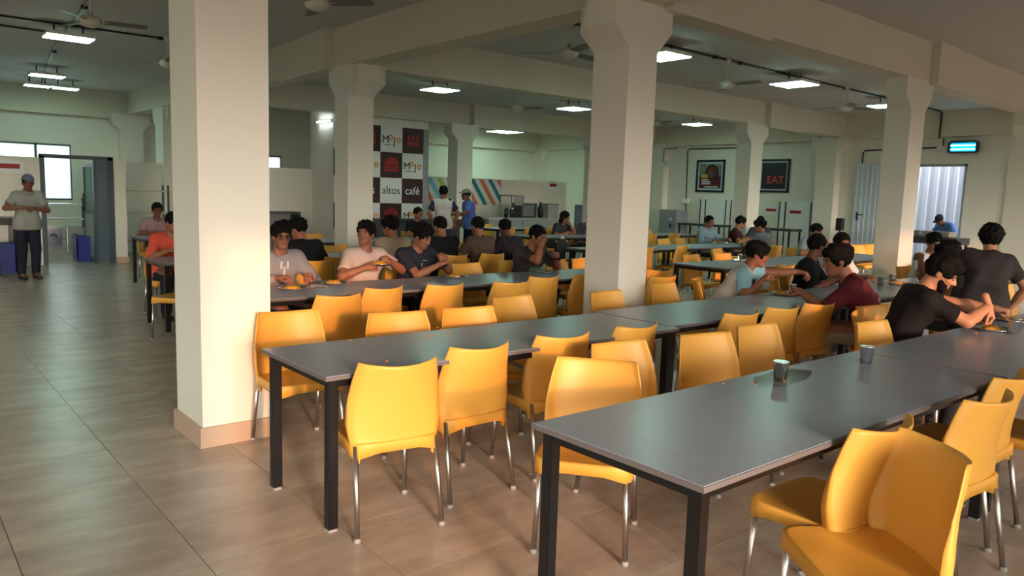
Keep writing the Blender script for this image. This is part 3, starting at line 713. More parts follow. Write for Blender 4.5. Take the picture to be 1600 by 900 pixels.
# serving counter, rack, equipment
sc = tag(empty('serving_counter', (14.9, 17.3, 0)), 'long stainless steel serving counter before the striped panel', 'counter')
MB().box(-1.6, 1.5, -.35, .35, .86, .92, bev=.008).build('top', INOX, sc); MB().box(-1.55, 1.45, -.3, .3, .05, .86).build('cabinet_body', mat('grey_counter_front', (150, 156, 156), .4), sc)
ov = tag(empty('counter_oven', (14.95, 17.35, .92)), 'steel oven on the serving counter', 'oven'); MB().box(-.32, .32, -.22, .22, 0, .42, bev=.01).build('body', DARKG, ov); MB().box(-.27, .2, -.235, -.22, .05, .38).build('door', mat('oven_steel_door', (140, 142, 142), .3, metal=.7), ov)
ov = tag(empty('water_heater', (15.6, 17.35, .92)), 'dark bottle-shaped urn beside the counter oven', 'urn'); MB().lathe([(.08, 0), (.085, .28), (.04, .36), (.03, .44)], 18).build('body', BLACK, ov, True); MB().lathe([(.032, .44), (.032, .47), (.001, .47)], 14).build('lid', DARKG, ov)
bx = tag(empty('steel_box', (16.0, 17.4, .92)), 'pale steel box at the end of the serving counter', 'box'); MB().box(-.22, .22, -.2, .2, 0, .4, bev=.01).build('body', mat('pale_steel', (168, 170, 168), .35, metal=.5), bx); MB().box(-.23, .23, -.21, .21, .4, .42).build('lid', DARKG, bx)
for k, x_ in enumerate((14.15, 14.35)):
    j = tag(empty('condiment_jar', (x_, 17.2, .92)), ['black condiment jar on the serving counter', 'black condiment jar with a white lid on the serving counter'][k], 'jar'); MB().lathe([(.06, 0), (.065, .2), (.05, .24)], 16).build('body', BLACK, j, True); MB().lathe([(.05, .24), (.05, .28), (.001, .28)], 16).build('lid', WHITEP if k else BLACK, j)
rk = tag(empty('menu_stand', (14.15, 17.0, 0)), 'thin metal stand with a small menu board at the serving counter', 'stand')
for x_ in (-.4, .02, .45): MB().tube([(x_, 0, 0), (x_, 0, 1.55)], .012, 8).build('post', DARKG, rk)
for z_ in (1.05, 1.55): MB().tube([(-.4, 0, z_), (.45, 0, z_)], .012, 8).build('rail', DARKG, rk)
MB().box(.12, .42, -.02, .0, 1.28, 1.55).build('menu_board', mat('menu_print', (150, 150, 150), .5, var=.8, scale=40), rk)
gp = tag(empty('grey_panel', (17.75, 18.0, 0)), 'narrow grey panel at the end of the plain partition', 'panel'); MB().box(-.03, .35, -.02, .02, 0, 1.32).build('board', mat('slate_grey_panel', (92, 98, 112), .5), gp); MB().box(-.03, .35, -.03, -.02, 0, .1).build('kick_plate', DARKG, gp)

# counter in front of banner and pale counter by the serving wall
bc = tag(empty('bar_counter', (9.9, 15.6, 0)), 'dark counter in front of the checkered banner', 'counter'); MB().box(-1.6, 1.3, -.3, .3, .88, .94).build('top', DARKG, bc); MB().box(-1.55, 1.25, -.25, .28, 0, .88).build('body', mat('dark_counter_body', (60, 58, 58), .5), bc)
sh = tag(empty('display_shelf', (6.9, 17.6, 0)), 'low display shelf with a dark top before the serving partition', 'shelf'); MB().box(-1.0, 1.0, -.25, .25, .96, 1.02).build('top', DARKG, sh); MB().box(-1.0, 1.0, .2, .25, 0, .96).build('back_panel', mat('grey_shelf_back', (140, 140, 134), .5), sh)
for x_ in (-.97, .97): MB().box(x_-.03, x_+.03, -.25, .25, 0, .96).build('side', DARKG, sh)

# kitchen doorway
kd = struct(MB().box(2.44, 2.52, 16.58, 16.68, 0, 2.04).box(3.58, 3.68, 16.58, 16.68, 0, 2.06).box(2.44, 3.68, 16.58, 16.68, 2.0, 2.07).box(3.33, 3.38, 16.59, 16.66, 0, 2.0).build('door_3', mat('slate_door_frame', (62, 74, 80), .4)))
MB().box(3.38, 3.58, 16.61, 16.625, .05, 2.0).build('side_panel', mat('blue_grey_sheet', (74, 92, 104), .35), kd)
dl = tag(empty('kitchen_door', (3.35, 16.68, 0)), 'grey glazed door standing open into the kitchen', 'door')
fr = MB().box(-.02, .02, 0, .06, .03, 1.93).box(-.02, .02, .84, .9, .03, 1.93).box(-.02, .02, .06, .84, 1.87, 1.93).box(-.02, .02, .06, .84, .95, 1.02).box(-.02, .02, .06, .84, .03, .1).build('frame', mat('slate_door_frame', (62, 74, 80), .4), dl)
MB().box(-.006, .006, .06, .84, 1.02, 1.87).build('glass_pane', pane_mat('door_glass', (.8, .9, .92, 1), .6), dl); MB().box(-.008, .008, .06, .84, .1, .95).build('lower_panel', mat('grey_green_sheet', (150, 168, 164), .4), dl)
MB().tube([(-.05, .75, 1.0), (-.05, .75, 1.35)], .015, 8).box(-.05, -.02, .74, .76, 1.02, 1.05).box(-.05, -.02, .74, .76, 1.3, 1.33).build('handle', BLACK, dl)

def rack(name, x, y, w_, d_, posts_z, shelves, label, m_=STEEL):
    o = tag(empty(name, (x, y, 0)), label, 'rack')
    for sx in (-1, 1):
        for sy in (-1, 1): MB().box(sx*w_/2-.018, sx*w_/2+.018, sy*d_/2-.018, sy*d_/2+.018, 0, posts_z).build('post', DARKG, o)
    for z_ in shelves: MB().box(-w_/2, w_/2, -d_/2, d_/2, z_-.015, z_+.015).build('shelf', m_, o)
    return o
rack('pantry_rack', 4.45, 17.9, 1.1, .4, 1.55, (.35, .95, 1.42), 'metal pantry rack beside the kitchen partition', mat('cream_shelf', (200, 188, 164), .5))
rack('kitchen_rack', 3.0, 20.2, 1.7, .5, 1.2, (.25, .72, 1.05), 'steel kitchen rack under the bright window', INOX)
for k, x_ in enumerate((2.55, 3.0, 3.42)):
    o = tag(empty('steel_canister', (x_, 19.2, 0)), ['steel canister standing behind the person with the cap', 'steel canister with a loop handle in the kitchen doorway', 'steel canister beside the blue crate in the kitchen doorway'][k], 'canister', 'steel canisters in the kitchen')
    MB().box(-.18, .18, -.18, .18, 0, .6, bev=.03).build('body', INOX, o); MB().tube([(.06*math.cos(math.pi*g/8), -.19, .36+.07*math.sin(math.pi*g/8)) for g in range(9)], .012, 8).build('handle', BLACK, o)
BLUE = mat('blue_plastic', (30, 52, 150), .4)
def bin_(x, y, w_, d_, h_, m_, label, name='plastic_crate'):
    o = tag(empty(name, (x, y, 0)), label, 'crate'); t = .02; b = MB()
    b.box(-w_/2, w_/2, -d_/2, d_/2, 0, .02); b.box(-w_/2, w_/2, -d_/2, -d_/2+t, .02, h_).box(-w_/2, w_/2, d_/2-t, d_/2, .02, h_).box(-w_/2, -w_/2+t, -d_/2, d_/2, .02, h_).box(w_/2-t, w_/2, -d_/2, d_/2, .02, h_); b.build('body', m_, o)
    MB().box(-w_/2-.015, w_/2+.015, -d_/2-.015, -d_/2, h_-.05, h_).box(-w_/2-.015, w_/2+.015, d_/2, d_/2+.015, h_-.05, h_).box(-w_/2-.015, -w_/2, -d_/2, d_/2, h_-.05, h_).box(w_/2, w_/2+.015, -d_/2, d_/2, h_-.05, h_).build('rim', m_, o)
bin_(3.28, 17.35, .36, .4, .5, BLUE, 'blue plastic crate in the kitchen doorway')
bin_(1.62, 15.6, .5, .4, .5, BLUE, 'blue plastic crate behind the standing person with the cap')
bin_(1.36, 14.9, .4, .4, .62, mat('yellow_bin', (206, 166, 20), .4), 'yellow waste bin at the edge of view by the kitchen', 'waste_bin')
dk = tag(empty('dish_counter', (1.2, 16.0, 0)), 'black-topped dish counter behind the yellow bin', 'counter'); MB().box(-.8, .75, -.35, .35, .8, .92).build('top', BLACK, dk)
for x_ in (-.75, .7): MB().box(x_-.03, x_+.03, -.3, .3, 0, .8).build('leg', BLACK, dk)

# ------------------------------------------------------------------ people: smooth distance-field bodies
class Field:
    """a distance field on a grid; parts are blended into it one by one"""
    def __init__(s, lo, hi, h):
        s.lo = np.array(lo, float); s.h = h; s.n = np.maximum(3, np.ceil((np.array(hi)-s.lo)/h).astype(int)+1)
        s.d = np.full(tuple(s.n), 1e3)
    def _sub(s, lo, hi):
        a = np.clip(np.floor((np.array(lo)-s.lo)/s.h).astype(int), 0, s.n); b = np.clip(np.ceil((np.array(hi)-s.lo)/s.h).astype(int)+1, 0, s.n)
        if np.any(b <= a): return None
        sl = tuple(slice(a[k], b[k]) for k in range(3))
        g = np.meshgrid(*[s.lo[k]+s.h*np.arange(a[k], b[k]) for k in range(3)], indexing='ij')
        return sl, g
    def put(s, sl, d, k):
        o = s.d[sl]
        if k > 0:
            hh = np.clip(.5+.5*(o-d)/k, 0, 1); s.d[sl] = np.where(o > 500, d, o*(1-hh)+d*hh-k*hh*(1-hh))
        else: s.d[sl] = np.minimum(o, d)
    def cap(s, a, b, ra, rb=None, k=.03, cut=None):
        rb = ra if rb is None else rb; a = np.array(a, float); b = np.array(b, float); r = max(ra, rb)+k+3*s.h
        q = s._sub(np.minimum(a, b)-r, np.maximum(a, b)+r)
        if q is None: return
        sl, g = q; ba = b-a; L = max(ba@ba, 1e-9)
        P = [g[i]-a[i] for i in range(3)]
        t = (P[0]*ba[0]+P[1]*ba[1]+P[2]*ba[2])/L; h = np.clip(t, 0, 1)
        d = np.sqrt((P[0]-h*ba[0])**2+(P[1]-h*ba[1])**2+(P[2]-h*ba[2])**2)-(ra+(rb-ra)*h)
        if cut: d = np.maximum(d, (t-cut)*math.sqrt(L))
        s.put(sl, d, k)
    def ell(s, c, r, M=None, k=.03, sub=False, grow=0):
        c = np.array(c, float); r = np.array(r, float); R_ = max(r)+k+3*s.h+grow
        q = s._sub(c-R_, c+R_)
        if q is None: return
        sl, g = q; P = [g[i]-c[i] for i in range(3)]
        if M is not None: P = [P[0]*M[0][i]+P[1]*M[1][i]+P[2]*M[2][i] for i in range(3)]   # into the local frame
        k0 = np.sqrt(sum((P[i]/r[i])**2 for i in range(3))); k1 = np.sqrt(sum((P[i]/r[i]**2)**2 for i in range(3)))+1e-9
        d = k0*(k0-1)/k1
        if sub:
            o = s.d[sl]; kk = max(k, 1e-4); hh = np.clip(.5-.5*(o+d)/kk, 0, 1); s.d[sl] = o*(1-hh)-d*hh+kk*hh*(1-hh)
        else: s.put(sl, d, k)
    def subcap(s, a, b, r):
        a = np.array(a, float); b = np.array(b, float); rr = r+4*s.h
        q = s._sub(np.minimum(a, b)-rr, np.maximum(a, b)+rr)
        if q is None: return
        sl, g = q; ba = b-a; L = max(ba@ba, 1e-9); P = [g[i]-a[i] for i in range(3)]
        h = np.clip((P[0]*ba[0]+P[1]*ba[1]+P[2]*ba[2])/L, 0, 1)
        d = np.sqrt(sum((P[i]-h*ba[i])**2 for i in range(3)))-r
        s.d[sl] = np.maximum(s.d[sl], -d)
    def grid(s): return np.meshgrid(*[s.lo[k]+s.h*np.arange(s.n[k]) for k in range(3)], indexing='ij')
    def halfspace(s, p, n):
        g = s.grid(); s.d = np.maximum(s.d, (g[0]-p[0])*n[0]+(g[1]-p[1])*n[1]+(g[2]-p[2])*n[2])
    def ripple(s, amp, f, seed=0, dirs=None):
        g = s.grid(); rng = np.random.RandomState(seed); w_ = 0
        for q in range(4):
            v = rng.randn(3); v /= np.linalg.norm(v)
            if dirs is not None: v = v*np.array(dirs); v /= np.linalg.norm(v)+1e-9
            w_ = w_+np.sin(f*(.7+.25*q)*(v[0]*g[0]+v[1]*g[1]+v[2]*g[2])+rng.rand()*6)
        s.d = s.d+amp*w_/2
    def mesh(s):
        d = s.d.copy(); d[0], d[-1] = 1, 1; d[:, 0], d[:, -1] = 1, 1; d[:, :, 0], d[:, :, -1] = 1, 1
        ins = d < 0; nx, ny, nz = d.shape
        corners = [(i, j, k) for i in (0, 1) for j in (0, 1) for k in (0, 1)]
        cs = sum(ins[i:nx-1+i, j:ny-1+j, k:nz-1+k].astype(int) for i, j, k in corners)
        act = (cs > 0) & (cs < 8); idx = -np.ones(act.shape, int); A = np.argwhere(act); idx[act] = np.arange(len(A))
        if len(A) == 0: return [], []
        acc = np.zeros((len(A), 3)); cnt = np.zeros(len(A))
        for c0 in corners:
            for ax in range(3):
                if c0[ax]: continue
                c1 = list(c0); c1[ax] = 1
                v0 = d[A[:, 0]+c0[0], A[:, 1]+c0[1], A[:, 2]+c0[2]]; v1 = d[A[:, 0]+c1[0], A[:, 1]+c1[1], A[:, 2]+c1[2]]
                x = (v0 < 0) != (v1 < 0); t = np.where(x, v0/np.where(x, v0-v1, 1), 0)
                p = np.tile(np.array(c0, float), (len(A), 1)); p[:, ax] = t
                acc += np.where(x[:, None], p, 0); cnt += x
        V = s.lo+s.h*(A+acc/cnt[:, None]); Fs = []
        for ax in range(3):
            sl0 = [slice(None)]*3; sl1 = [slice(None)]*3; sl0[ax] = slice(0, -1); sl1[ax] = slice(1, None)
            e = ins[tuple(sl0)] != ins[tuple(sl1)]; E = np.argwhere(e)
            b1, b2 = [q for q in range(3) if q != ax]
            E = E[(E[:, b1] > 0) & (E[:, b2] > 0) & (E[:, b1] < d.shape[b1]-1) & (E[:, b2] < d.shape[b2]-1)]
            fl = ins[E[:, 0], E[:, 1], E[:, 2]]
            def cell(o1, o2):
                Q = E.copy(); Q[:, b1] += o1; Q[:, b2] += o2; return idx[Q[:, 0], Q[:, 1], Q[:, 2]]
            q = np.stack([cell(-1, -1), cell(0, -1), cell(0, 0), cell(-1, 0)], 1)
            q = q[np.all(q >= 0, 1)] if len(q) else q
            if ax == 1: fl = ~fl
            if len(q) == len(fl): q = np.where(fl[:, None], q, q[:, ::-1])
            Fs.append(q)
        return V, np.concatenate(Fs)
def field_obj(name, fields, material, parent=None):
    Vs, Fs, o = [], [], 0
    for f in fields:
        V, Q = f.mesh() if isinstance(f, Field) else f
        if len(V) == 0: continue
        Vs.append(V); Fs.append(Q+o); o += len(V)
    V = np.concatenate(Vs); Q = np.concatenate(Fs)
    me = bpy.data.meshes.new(name); me.vertices.add(len(V)); me.vertices.foreach_set('co', V.ravel())
    me.loops.add(len(Q)*4); me.loops.foreach_set('vertex_index', Q.ravel().astype(np.int32))
    me.polygons.add(len(Q)); me.polygons.foreach_set('loop_start', np.arange(0, len(Q)*4, 4, dtype=np.int32)); me.polygons.foreach_set('loop_total', np.full(len(Q), 4, np.int32))
    me.update(calc_edges=True); me.validate(); me.shade_smooth(); me.materials.append(material)
    ob = bpy.data.objects.new(name, me); C.objects.link(ob); ob.parent = parent
    return ob
def cloth(rgb, rough=.85): return mat('cloth_%d_%d_%d' % rgb, rgb, rough, spec=.2, var=.08, scale=14, bump=.25, bscale=220)
SKINS = {'a': mat('skin_warm_brown', (150, 96, 70), .5, spec=.35, var=.05, scale=18), 'b': mat('skin_light_brown', (186, 130, 98), .5, spec=.35, var=.05, scale=18), 'c': mat('skin_deep_brown', (112, 70, 52), .5, spec=.35, var=.05, scale=18)}
HAIRM = mat('black_hair', (14, 11, 10), .75, spec=.15, bump=.5, bscale=110)
EYEW = mat('eye_white', (150, 138, 128), .6, spec=.2); EYED = mat('eye_dark', (22, 15, 12), .4); LIP = mat('lip_brown', (124, 66, 56), .5)

def ik(a, t, l1, l2, pole):
    a = np.array(a, float); t = np.array(t, float); d = t-a; L = np.linalg.norm(d); u = d/max(L, 1e-6)
    L = min(L, (l1+l2)*.998); t = a+u*L
    x = (l1*l1-l2*l2+L*L)/(2*L); h = math.sqrt(max(0, l1*l1-x*x)); p = np.array(pole, float); p = p-u*(p@u); p /= np.linalg.norm(p)+1e-9
    return a+u*x+p*h, t
def rotm(yaw, pitch, roll=0):
    """columns: right, forward, up of a head turned by yaw (left +), pitched down by pitch"""
    return np.array((Matrix.Rotation(R(yaw), 3, 'Z') @ Matrix.Rotation(R(-pitch), 3, 'X') @ Matrix.Rotation(R(roll), 3, 'Y')))
def hand_field(w_, d, n, side, curl, h):
    """wrist, direction of the fingers, palm normal, side (+1 right), curl 0..1"""
    w_ = np.array(w_, float); d = np.array(d, float); d /= np.linalg.norm(d); n = np.array(n, float); n = n-d*(n@d); n /= np.linalg.norm(n)+1e-9; s_ = np.cross(d, n)*side
    f = Field(w_-.2, w_+.2, h)
    f.cap(w_-d*.07, w_+d*.012, .026, .024, 0)
    base = []
    for q, x in enumerate((-.030, -.010, .011, .030)):
        b = w_+d*(.084-(.006 if q in (0,) else .012 if q == 3 else 0))+s_*x; base.append(b)
        f.cap(w_+d*.012+s_*x*.55, b, .0165, .0125, .014)
    L = [(.040, .025, .020), (.044, .028, .021), (.040, .026, .021), (.032, .021, .018)]
    for q in range(4):
        p = base[q]; ang = 0
        for j in range(3):
            ang += (.25+1.25*curl)*(1, 1.05, .75)[j]*(.9+.07*q)
            v = d*math.cos(ang)+n*math.sin(ang); e = p+v*L[q][j]
            f.cap(p, e, .0098-.0008*j, .0092-.001*j, .004); p = e
    p = w_+d*.022-s_*.024; a0 = .55
    for j, l_ in enumerate((.042, .034, .026)):
        v = d*math.cos(a0)-s_*math.sin(a0)*(1-.55*curl-.25*j*curl)+n*(.35+.55*curl); v /= np.linalg.norm(v); e = p+v*l_
        f.cap(p, e, .014-.002*j, .0122-.002*j, .008); p = e; a0 -= .22
    return f

def person(x, y, face, label, shirt=(40, 40, 44), sleeve='short', trousers=(40, 42, 52), skin='a', lean=.06, side=0., twist=0, hy=0, hp=8, hr=0,
           RH=(.16, .38, .80), LH=(-.16, .38, .80), rp=(.6, -.35, -.5), lp=(-.6, -.35, -.5), rc=.45, lc=.45, rn=(0, 0, -1), ln=(0, 0, -1), rd=None, ld=None,
           hair='short', beard=0, glasses=False, cap=None, stand=False, scale=1.0, det=1, bend=0., zoff=0., world_hands=False, collar=False, print_=None, raglan=None, group=None, legs='seat', shoulder=1.0):
    hb, hh, hd = {0: (.026, .014, .011), 1: (.019, .0105, .008), 2: (.015, .0085, .0058), 3: (.0125, .0062, .0048)}[det]
    a = R(face); Minv = np.array(Matrix.Rotation(-a, 3, 'Z'))
    def loc(p):
        q = Minv@(np.array([p[0]-x, p[1]-y, p[2]-zoff])); return q/scale
    if world_hands:
        RH = loc(RH) if RH is not None else None; LH = loc(LH) if LH is not None else None
    pz = .93 if stand else .545
    pel = np.array([0, 0, pz])
    if bend: up = np.array([side, math.sin(bend), math.cos(bend)]); up /= np.linalg.norm(up)
    else: up = np.array([side/.48, lean/.48, 0]); up[2] = math.sqrt(max(.05, 1-up[0]**2-up[1]**2))
    waist = pel+up*.16+np.array([0, -.012, 0]); chest = pel+up*.33; nb = pel+up*.485
    fw = np.cross(up, [1, 0, 0]); fw = -fw if fw[1] < 0 else fw; fw /= np.linalg.norm(fw)
    rt = np.array(Matrix.Rotation(R(twist), 3, 'Z'))@np.array([1., 0, 0]); rt -= up*(rt@up); rt /= np.linalg.norm(rt); fwd = np.cross(up, rt)
    shR = nb+rt*.16*shoulder-up*.068; shL = nb-rt*.16*shoulder-up*.068
    HM = rotm(hy, hp, hr)                                     # head frame (columns)
    hc = nb+np.array([0, .022, 0])*1+up*.055+HM[:, 2]*.085+HM[:, 1]*.02
    H = lambda v: hc+HM@np.array(v, float)
    elR, hR = ik(shR, RH, .275, .245, rp); elL, hL = ik(shL, LH, .275, .245, lp)
    if stand or legs == 'stand':
        hips = [(sx*.085, 0, pz-.03) for sx in (1, -1)]; knees = [(sx*.1, .03, .5) for sx in (1, -1)]; ank = [(sx*.105, -.02, .09) for sx in (1, -1)]
    else:
        hips = [(sx*.085, .01, pz-.02) for sx in (1, -1)]; knees = [(sx*.13, .42, .53) for sx in (1, -1)]; ank = [(sx*.13, .36, .09) for sx in (1, -1)]
    allp = np.array([pel, nb, hc, elR, elL, hR, hL]+hips+knees+ank); lo = allp.min(0)-.2; hi = allp.max(0)+.2; lo[2] = max(lo[2], -.02)
    # --- body
    B = Field(lo, hi, hb)
    def torso(F, g):
        F.cap(pel-[.075, 0, .0], pel+[.075, 0, 0], .105+g, None, .04)
        F.cap(waist-rt*.06, waist+rt*.06, .098+g, None, .07)
        F.cap(chest-rt*.085-fwd*.0, chest+rt*.085, .105+g, None, .08)
        F.cap(shL+up*.0, shR+up*.0, .062+g, None, .06); F.cap(nb-up*.09, nb-up*.03, .085+g, .05+g, .05)
    torso(B, -.006)
    for sh, el, hn in ((shR, elR, hR), (shL, elL, hL)):
        B.cap(sh, el, .052, .041, .04); B.cap(el, el+(hn-el)*.35, .041, .043, .02); B.cap(el+(hn-el)*.35, hn, .043, .027, .015)
    for h_, k_, n_ in zip(hips, knees, ank):
        B.cap(h_, k_, .085, .06, .04); B.cap(k_, n_, .058, .04, .02); B.cap(n_, (n_[0], n_[1]+.13, .045), .04, .035, .02)
    B.cap(nb-up*.05, hc-HM[:, 2]*.05-HM[:, 1]*.015, .056, .054, .03)
    hf = Field(hc-.17, hc+.17, hh)
    def E(c, r, k=.02, sub=False): hf.ell(H(c), r, HM, k, sub)
    def Cc(p, q, r0, r1, k): hf.cap(H(p), H(q), r0, r1, k)
    E((0, -.012, .03), (.072, .092, .085), .01); E((0, .026, -.035), (.058, .062, .076), .03)
    Cc((-.018, .066, -.092), (.018, .066, -.092), .018, .018, .03)
    Cc((0, .083, .012), (0, .106, -.024), .008, .0135, .012); Cc((-.013, .092, -.028), (.013, .092, -.028), .009, .009, .01)
    Cc((-.038, .074, .022), (.038, .074, .022), .011, .011, .016); Cc((-.044, .06, -.02), (-.03, .072, -.03), .016, .014, .02); Cc((.044, .06, -.02), (.03, .072, -.03), .016, .014, .02)
    for sx in (-1, 1):
        E((sx*.031, .096, .003), (.017, .015, .010), .008, True)
        E((sx*.074, -.006, -.008), (.010, .020, .031), .008)
    Cc((-.018, .084, -.056), (.018, .084, -.056), .008, .008, .008); Cc((-.015, .082, -.067), (.015, .082, -.067), .009, .009, .008)
    hf.cap(H((0, -.02, -.05)), nb-up*.02, .054, .056, .03)
    pieces = [B, hf]
    for w_, el, sd, cu, nn, dd in ((hR, elR, 1, rc, rn, rd), (hL, elL, -1, lc, ln, ld)):
        dirn = (w_-el) if dd is None else np.array(dd, float); pieces.append(hand_field(w_, dirn, nn, sd, cu, hd))
    P = field_obj('person', pieces, SKINS[skin]); P.location = (x, y, zoff); P.rotation_euler = (0, 0, a); P.scale = (scale,)*3
    tag(P, label, 'person', group)
    # --- clothes
    T = Field(lo, hi, hb*.95); torso(T, .012)
    frac = {'short': .72, 'long': 1.0, 'none': .3, 'mid': .95}[sleeve]
    for sh, el, hn in ((shR, elR, hR), (shL, elL, hL)):
        if sleeve == 'long':
            T.cap(sh, el, .068, .056, .04); T.cap(el, hn, .056, .04, .02, cut=.93)
        else:
            T.cap(sh-(el-sh)*.03, el, .062, .064, .035, cut=frac)
    T.cap(pel-[.078, 0, .05], pel+[.078, 0, -.05], .122, None, .04); T.cap(pel-[.078, 0, .0], pel+[.078, 0, .0], .122, None, .04)
    if stand: T.cap(pel-[.07, 0, .12], pel+[.07, 0, -.12], .125, None, .04)
    T.subcap(nb-up*.02+fwd*.012, nb+up*.2+fwd*.05, .066)
    T.halfspace(pel-np.array([0, 0, .075 if not stand else .13]), (0, 0, -1))
    T.ripple(.0035, 34, int(abs(x*100)) % 97)
    sh_ = field_obj('shirt', [T], cloth(shirt), P)
    if raglan:
        Sx = Field(lo, hi, hb*.95)
        for sh, el in ((shR, elR), (shL, elL)): Sx.cap(sh+(nb-sh)*.18, sh+(el-sh)*.1, .072, .074, .01); Sx.cap(sh, el, .075, .071, .02, cut=frac+.01)
        field_obj('sleeve', [Sx], cloth(raglan), sh_)
    if collar:
        t = np.linspace(0, 2*math.pi, 15)[:-1]; K = Field(nb-.15, nb+.15, max(hh, .007))
        for q in range(14):
            c0 = nb+rt*.07*math.cos(t[q])+fwd*(.015+.07*math.sin(t[q]))+up*(.02-.03*max(0, math.sin(t[q]))); c1 = nb+rt*.07*math.cos(t[(q+1) % 14])+fwd*(.015+.07*math.sin(t[(q+1) % 14]))+up*(.02-.03*max(0, math.sin(t[(q+1) % 14])))
            K.cap(c0, c1, .013, .013, .006); K.cap(c0-up*.015, c1-up*.015, .014, .014, .006)
        field_obj('collar', [K], cloth(shirt), sh_)
    G = Field(lo, hi, hb*1.2)
    G.cap(pel-np.array([.075, 0, .03]), pel+np.array([.075, 0, -.03]), .116, None, .04)
    for h_, k_, n_ in zip(hips, knees, ank):
        G.cap(h_, k_, .1, .076, .05); G.cap(k_, n_, .076, .062, .03)
    G.halfspace(pel+np.array([0, 0, .0]), (0, 0, 1)); G.halfspace((0, 0, .075), (0, 0, -1))
    field_obj('trousers', [G], cloth(trousers), P)
    for n_ in ank:
        Z = Field(np.array(n_)-.2, np.array(n_)+.25, max(hh, .009)); Z.cap((n_[0], n_[1]-.03, .045), (n_[0], n_[1]+.16, .035), .045, .036, .02); Z.cap(n_, (n_[0], n_[1], .07), .05, .05, .02); Z.halfspace((0, 0, .002), (0, 0, -1))
        field_obj('shoe', [Z], mat('dark_shoe', (26, 24, 24), .6), P)
    # --- hair
    hfld = Field(hc-.19, hc+.19, max(hh, .0075))
    def HE(c, r, k=.02, sub=False): hfld.ell(H(c), r, HM, k, sub)
    gsz = {'short': .012, 'mop': .017, 'bushy': .026, 'long': .018, 'crop': .007}[hair]
    HE((0, -.016, .034), (.074+gsz, .093+gsz, .086+gsz), .01)
    if hair in ('mop', 'bushy'):
        for q in range(16 if hair == 'bushy' else 9):
            rr = random.Random(q*7+int(abs(x)*50)); th, ph = rr.uniform(0, 6.28), rr.uniform(.25, 1.45)
            HE((.08*math.sin(ph)*math.cos(th), -.02+.094*math.sin(ph)*math.sin(th), .03+.086*math.cos(ph)), (.034, .034, .03), .02)
        HE((0, .066, .083), (.062, .030, .026), .02)
    if hair == 'long': hfld.cap(H((-.06, -.045, .02)), H((-.062, -.05, -.13)), .04, .035, .03); hfld.cap(H((.06, -.045, .02)), H((.062, -.05, -.13)), .04, .035, .03); hfld.cap(H((0, -.07, .0)), H((0, -.075, -.13)), .06, .05, .03)
    # clear the face and the neck
    HE((0, .098, -.052 if hair in ('mop', 'bushy') else -.040), (.088 if hair != 'long' else .066, .078, .098), .008, True)
    for sx in (-1, 1): HE((sx*.088, .01, -.052), (.034, .06, .055), .008, True) if hair != 'long' else None
    if hair != 'long':
        nrm = HM[:, 2]; pp = H((0, 0, -.075)); hfld.halfspace(pp, -nrm)
    hfld.ripple(.0035 if hair in ('short', 'crop') else .006, 120, 3)
    field_obj('hair', [hfld], HAIRM, P)
    if beard:
        K = Field(hc-.15, hc+.15, max(.006, hh*.8))
        K.ell(H((0, .026, -.040)), (.061, .064, .079), HM, .02); K.cap(H((-.018, .066, -.094)), H((.018, .066, -.094)), .021, .021, .03)
        K.halfspace(H((0, 0, -.022)), HM[:, 2]+.35*HM[:, 1]); K.ell(H((0, .1, -.030)), (.036, .05, .022), HM, .006, True); K.ell(H((0, .1, -.062)), (.017, .03, .009), HM, .004, True)
        K.halfspace(H((0, -.03, 0)), -HM[:, 1])
        field_obj('beard', [K], mat('stubble_dark', (70, 48, 38), .8) if beard == 1 else HAIRM, P)
    # --- face
    def smooth_ell(name, c, r, m_, parent, seg=12):
        bm = bmesh.new(); bmesh.ops.create_uvsphere(bm, u_segments=seg, v_segments=8, radius=1)
        for v in bm.verts: v.co = Vector(H((c[0]+v.co.x*r[0], c[1]+v.co.y*r[1], c[2]+v.co.z*r[2])))
        me = bpy.data.meshes.new(name); bm.to_mesh(me); bm.free(); me.shade_smooth(); me.materials.append(m_); return add(name, me, parent)
    if det >= 1:
        for sx in (-1, 1):
            e = smooth_ell('eye', (sx*.031, .0815, .003), (.0135, .0085, .0072), EYEW if det > 1 else EYED, P)
            if det > 1: smooth_ell('iris', (sx*.031, .0868, .002), (.008, .0040, .0075), EYED, e)
            smooth_ell('eyebrow', (sx*.032, .0855, .021), (.019, .0075, .0042), HAIRM, P)
        smooth_ell('mouth', (0, .0905, -.061), (.021, .0045, .0075), LIP, P)
    if glasses:
        gl = MB()
        for sx in (-1, 1):
            gl.tube([tuple(H((sx*.033+.024*math.cos(t), .104, .002+.019*math.sin(t)))) for t in np.linspace(0, 2*math.pi, 17)], .0022, 6)
            gl.tube([tuple(H((sx*.057, .104, .006))), tuple(H((sx*.078, .0, .008)))], .002, 6)
        gl.tube([tuple(H((-.01, .106, .004))), tuple(H((.01, .106, .004)))], .002, 6)
        g = gl.build('glasses', BLACK, P)
        for sx in (-1, 1):
            ln_ = MB(); ln_.v = [tuple(H((sx*.033+.023*math.cos(t), .104, .002+.018*math.sin(t)))) for t in np.linspace(0, 2*math.pi, 17)[:-1]]; ln_.f = [tuple(range(16))]
            ln_.build('lens', LENS, g)
    if cap:
        cm = cloth(cap); K = Field(hc-.2, hc+.24, .009); K.ell(H((0, -.014, .05)), (.088, .108, .09), HM, .01); K.halfspace(H((0, 0, .045)), -HM[:, 2])
        K.ell(H((0, .115, .052)), (.07, .065, .010), HM, .01); field_obj('cap', [K], cm, P)
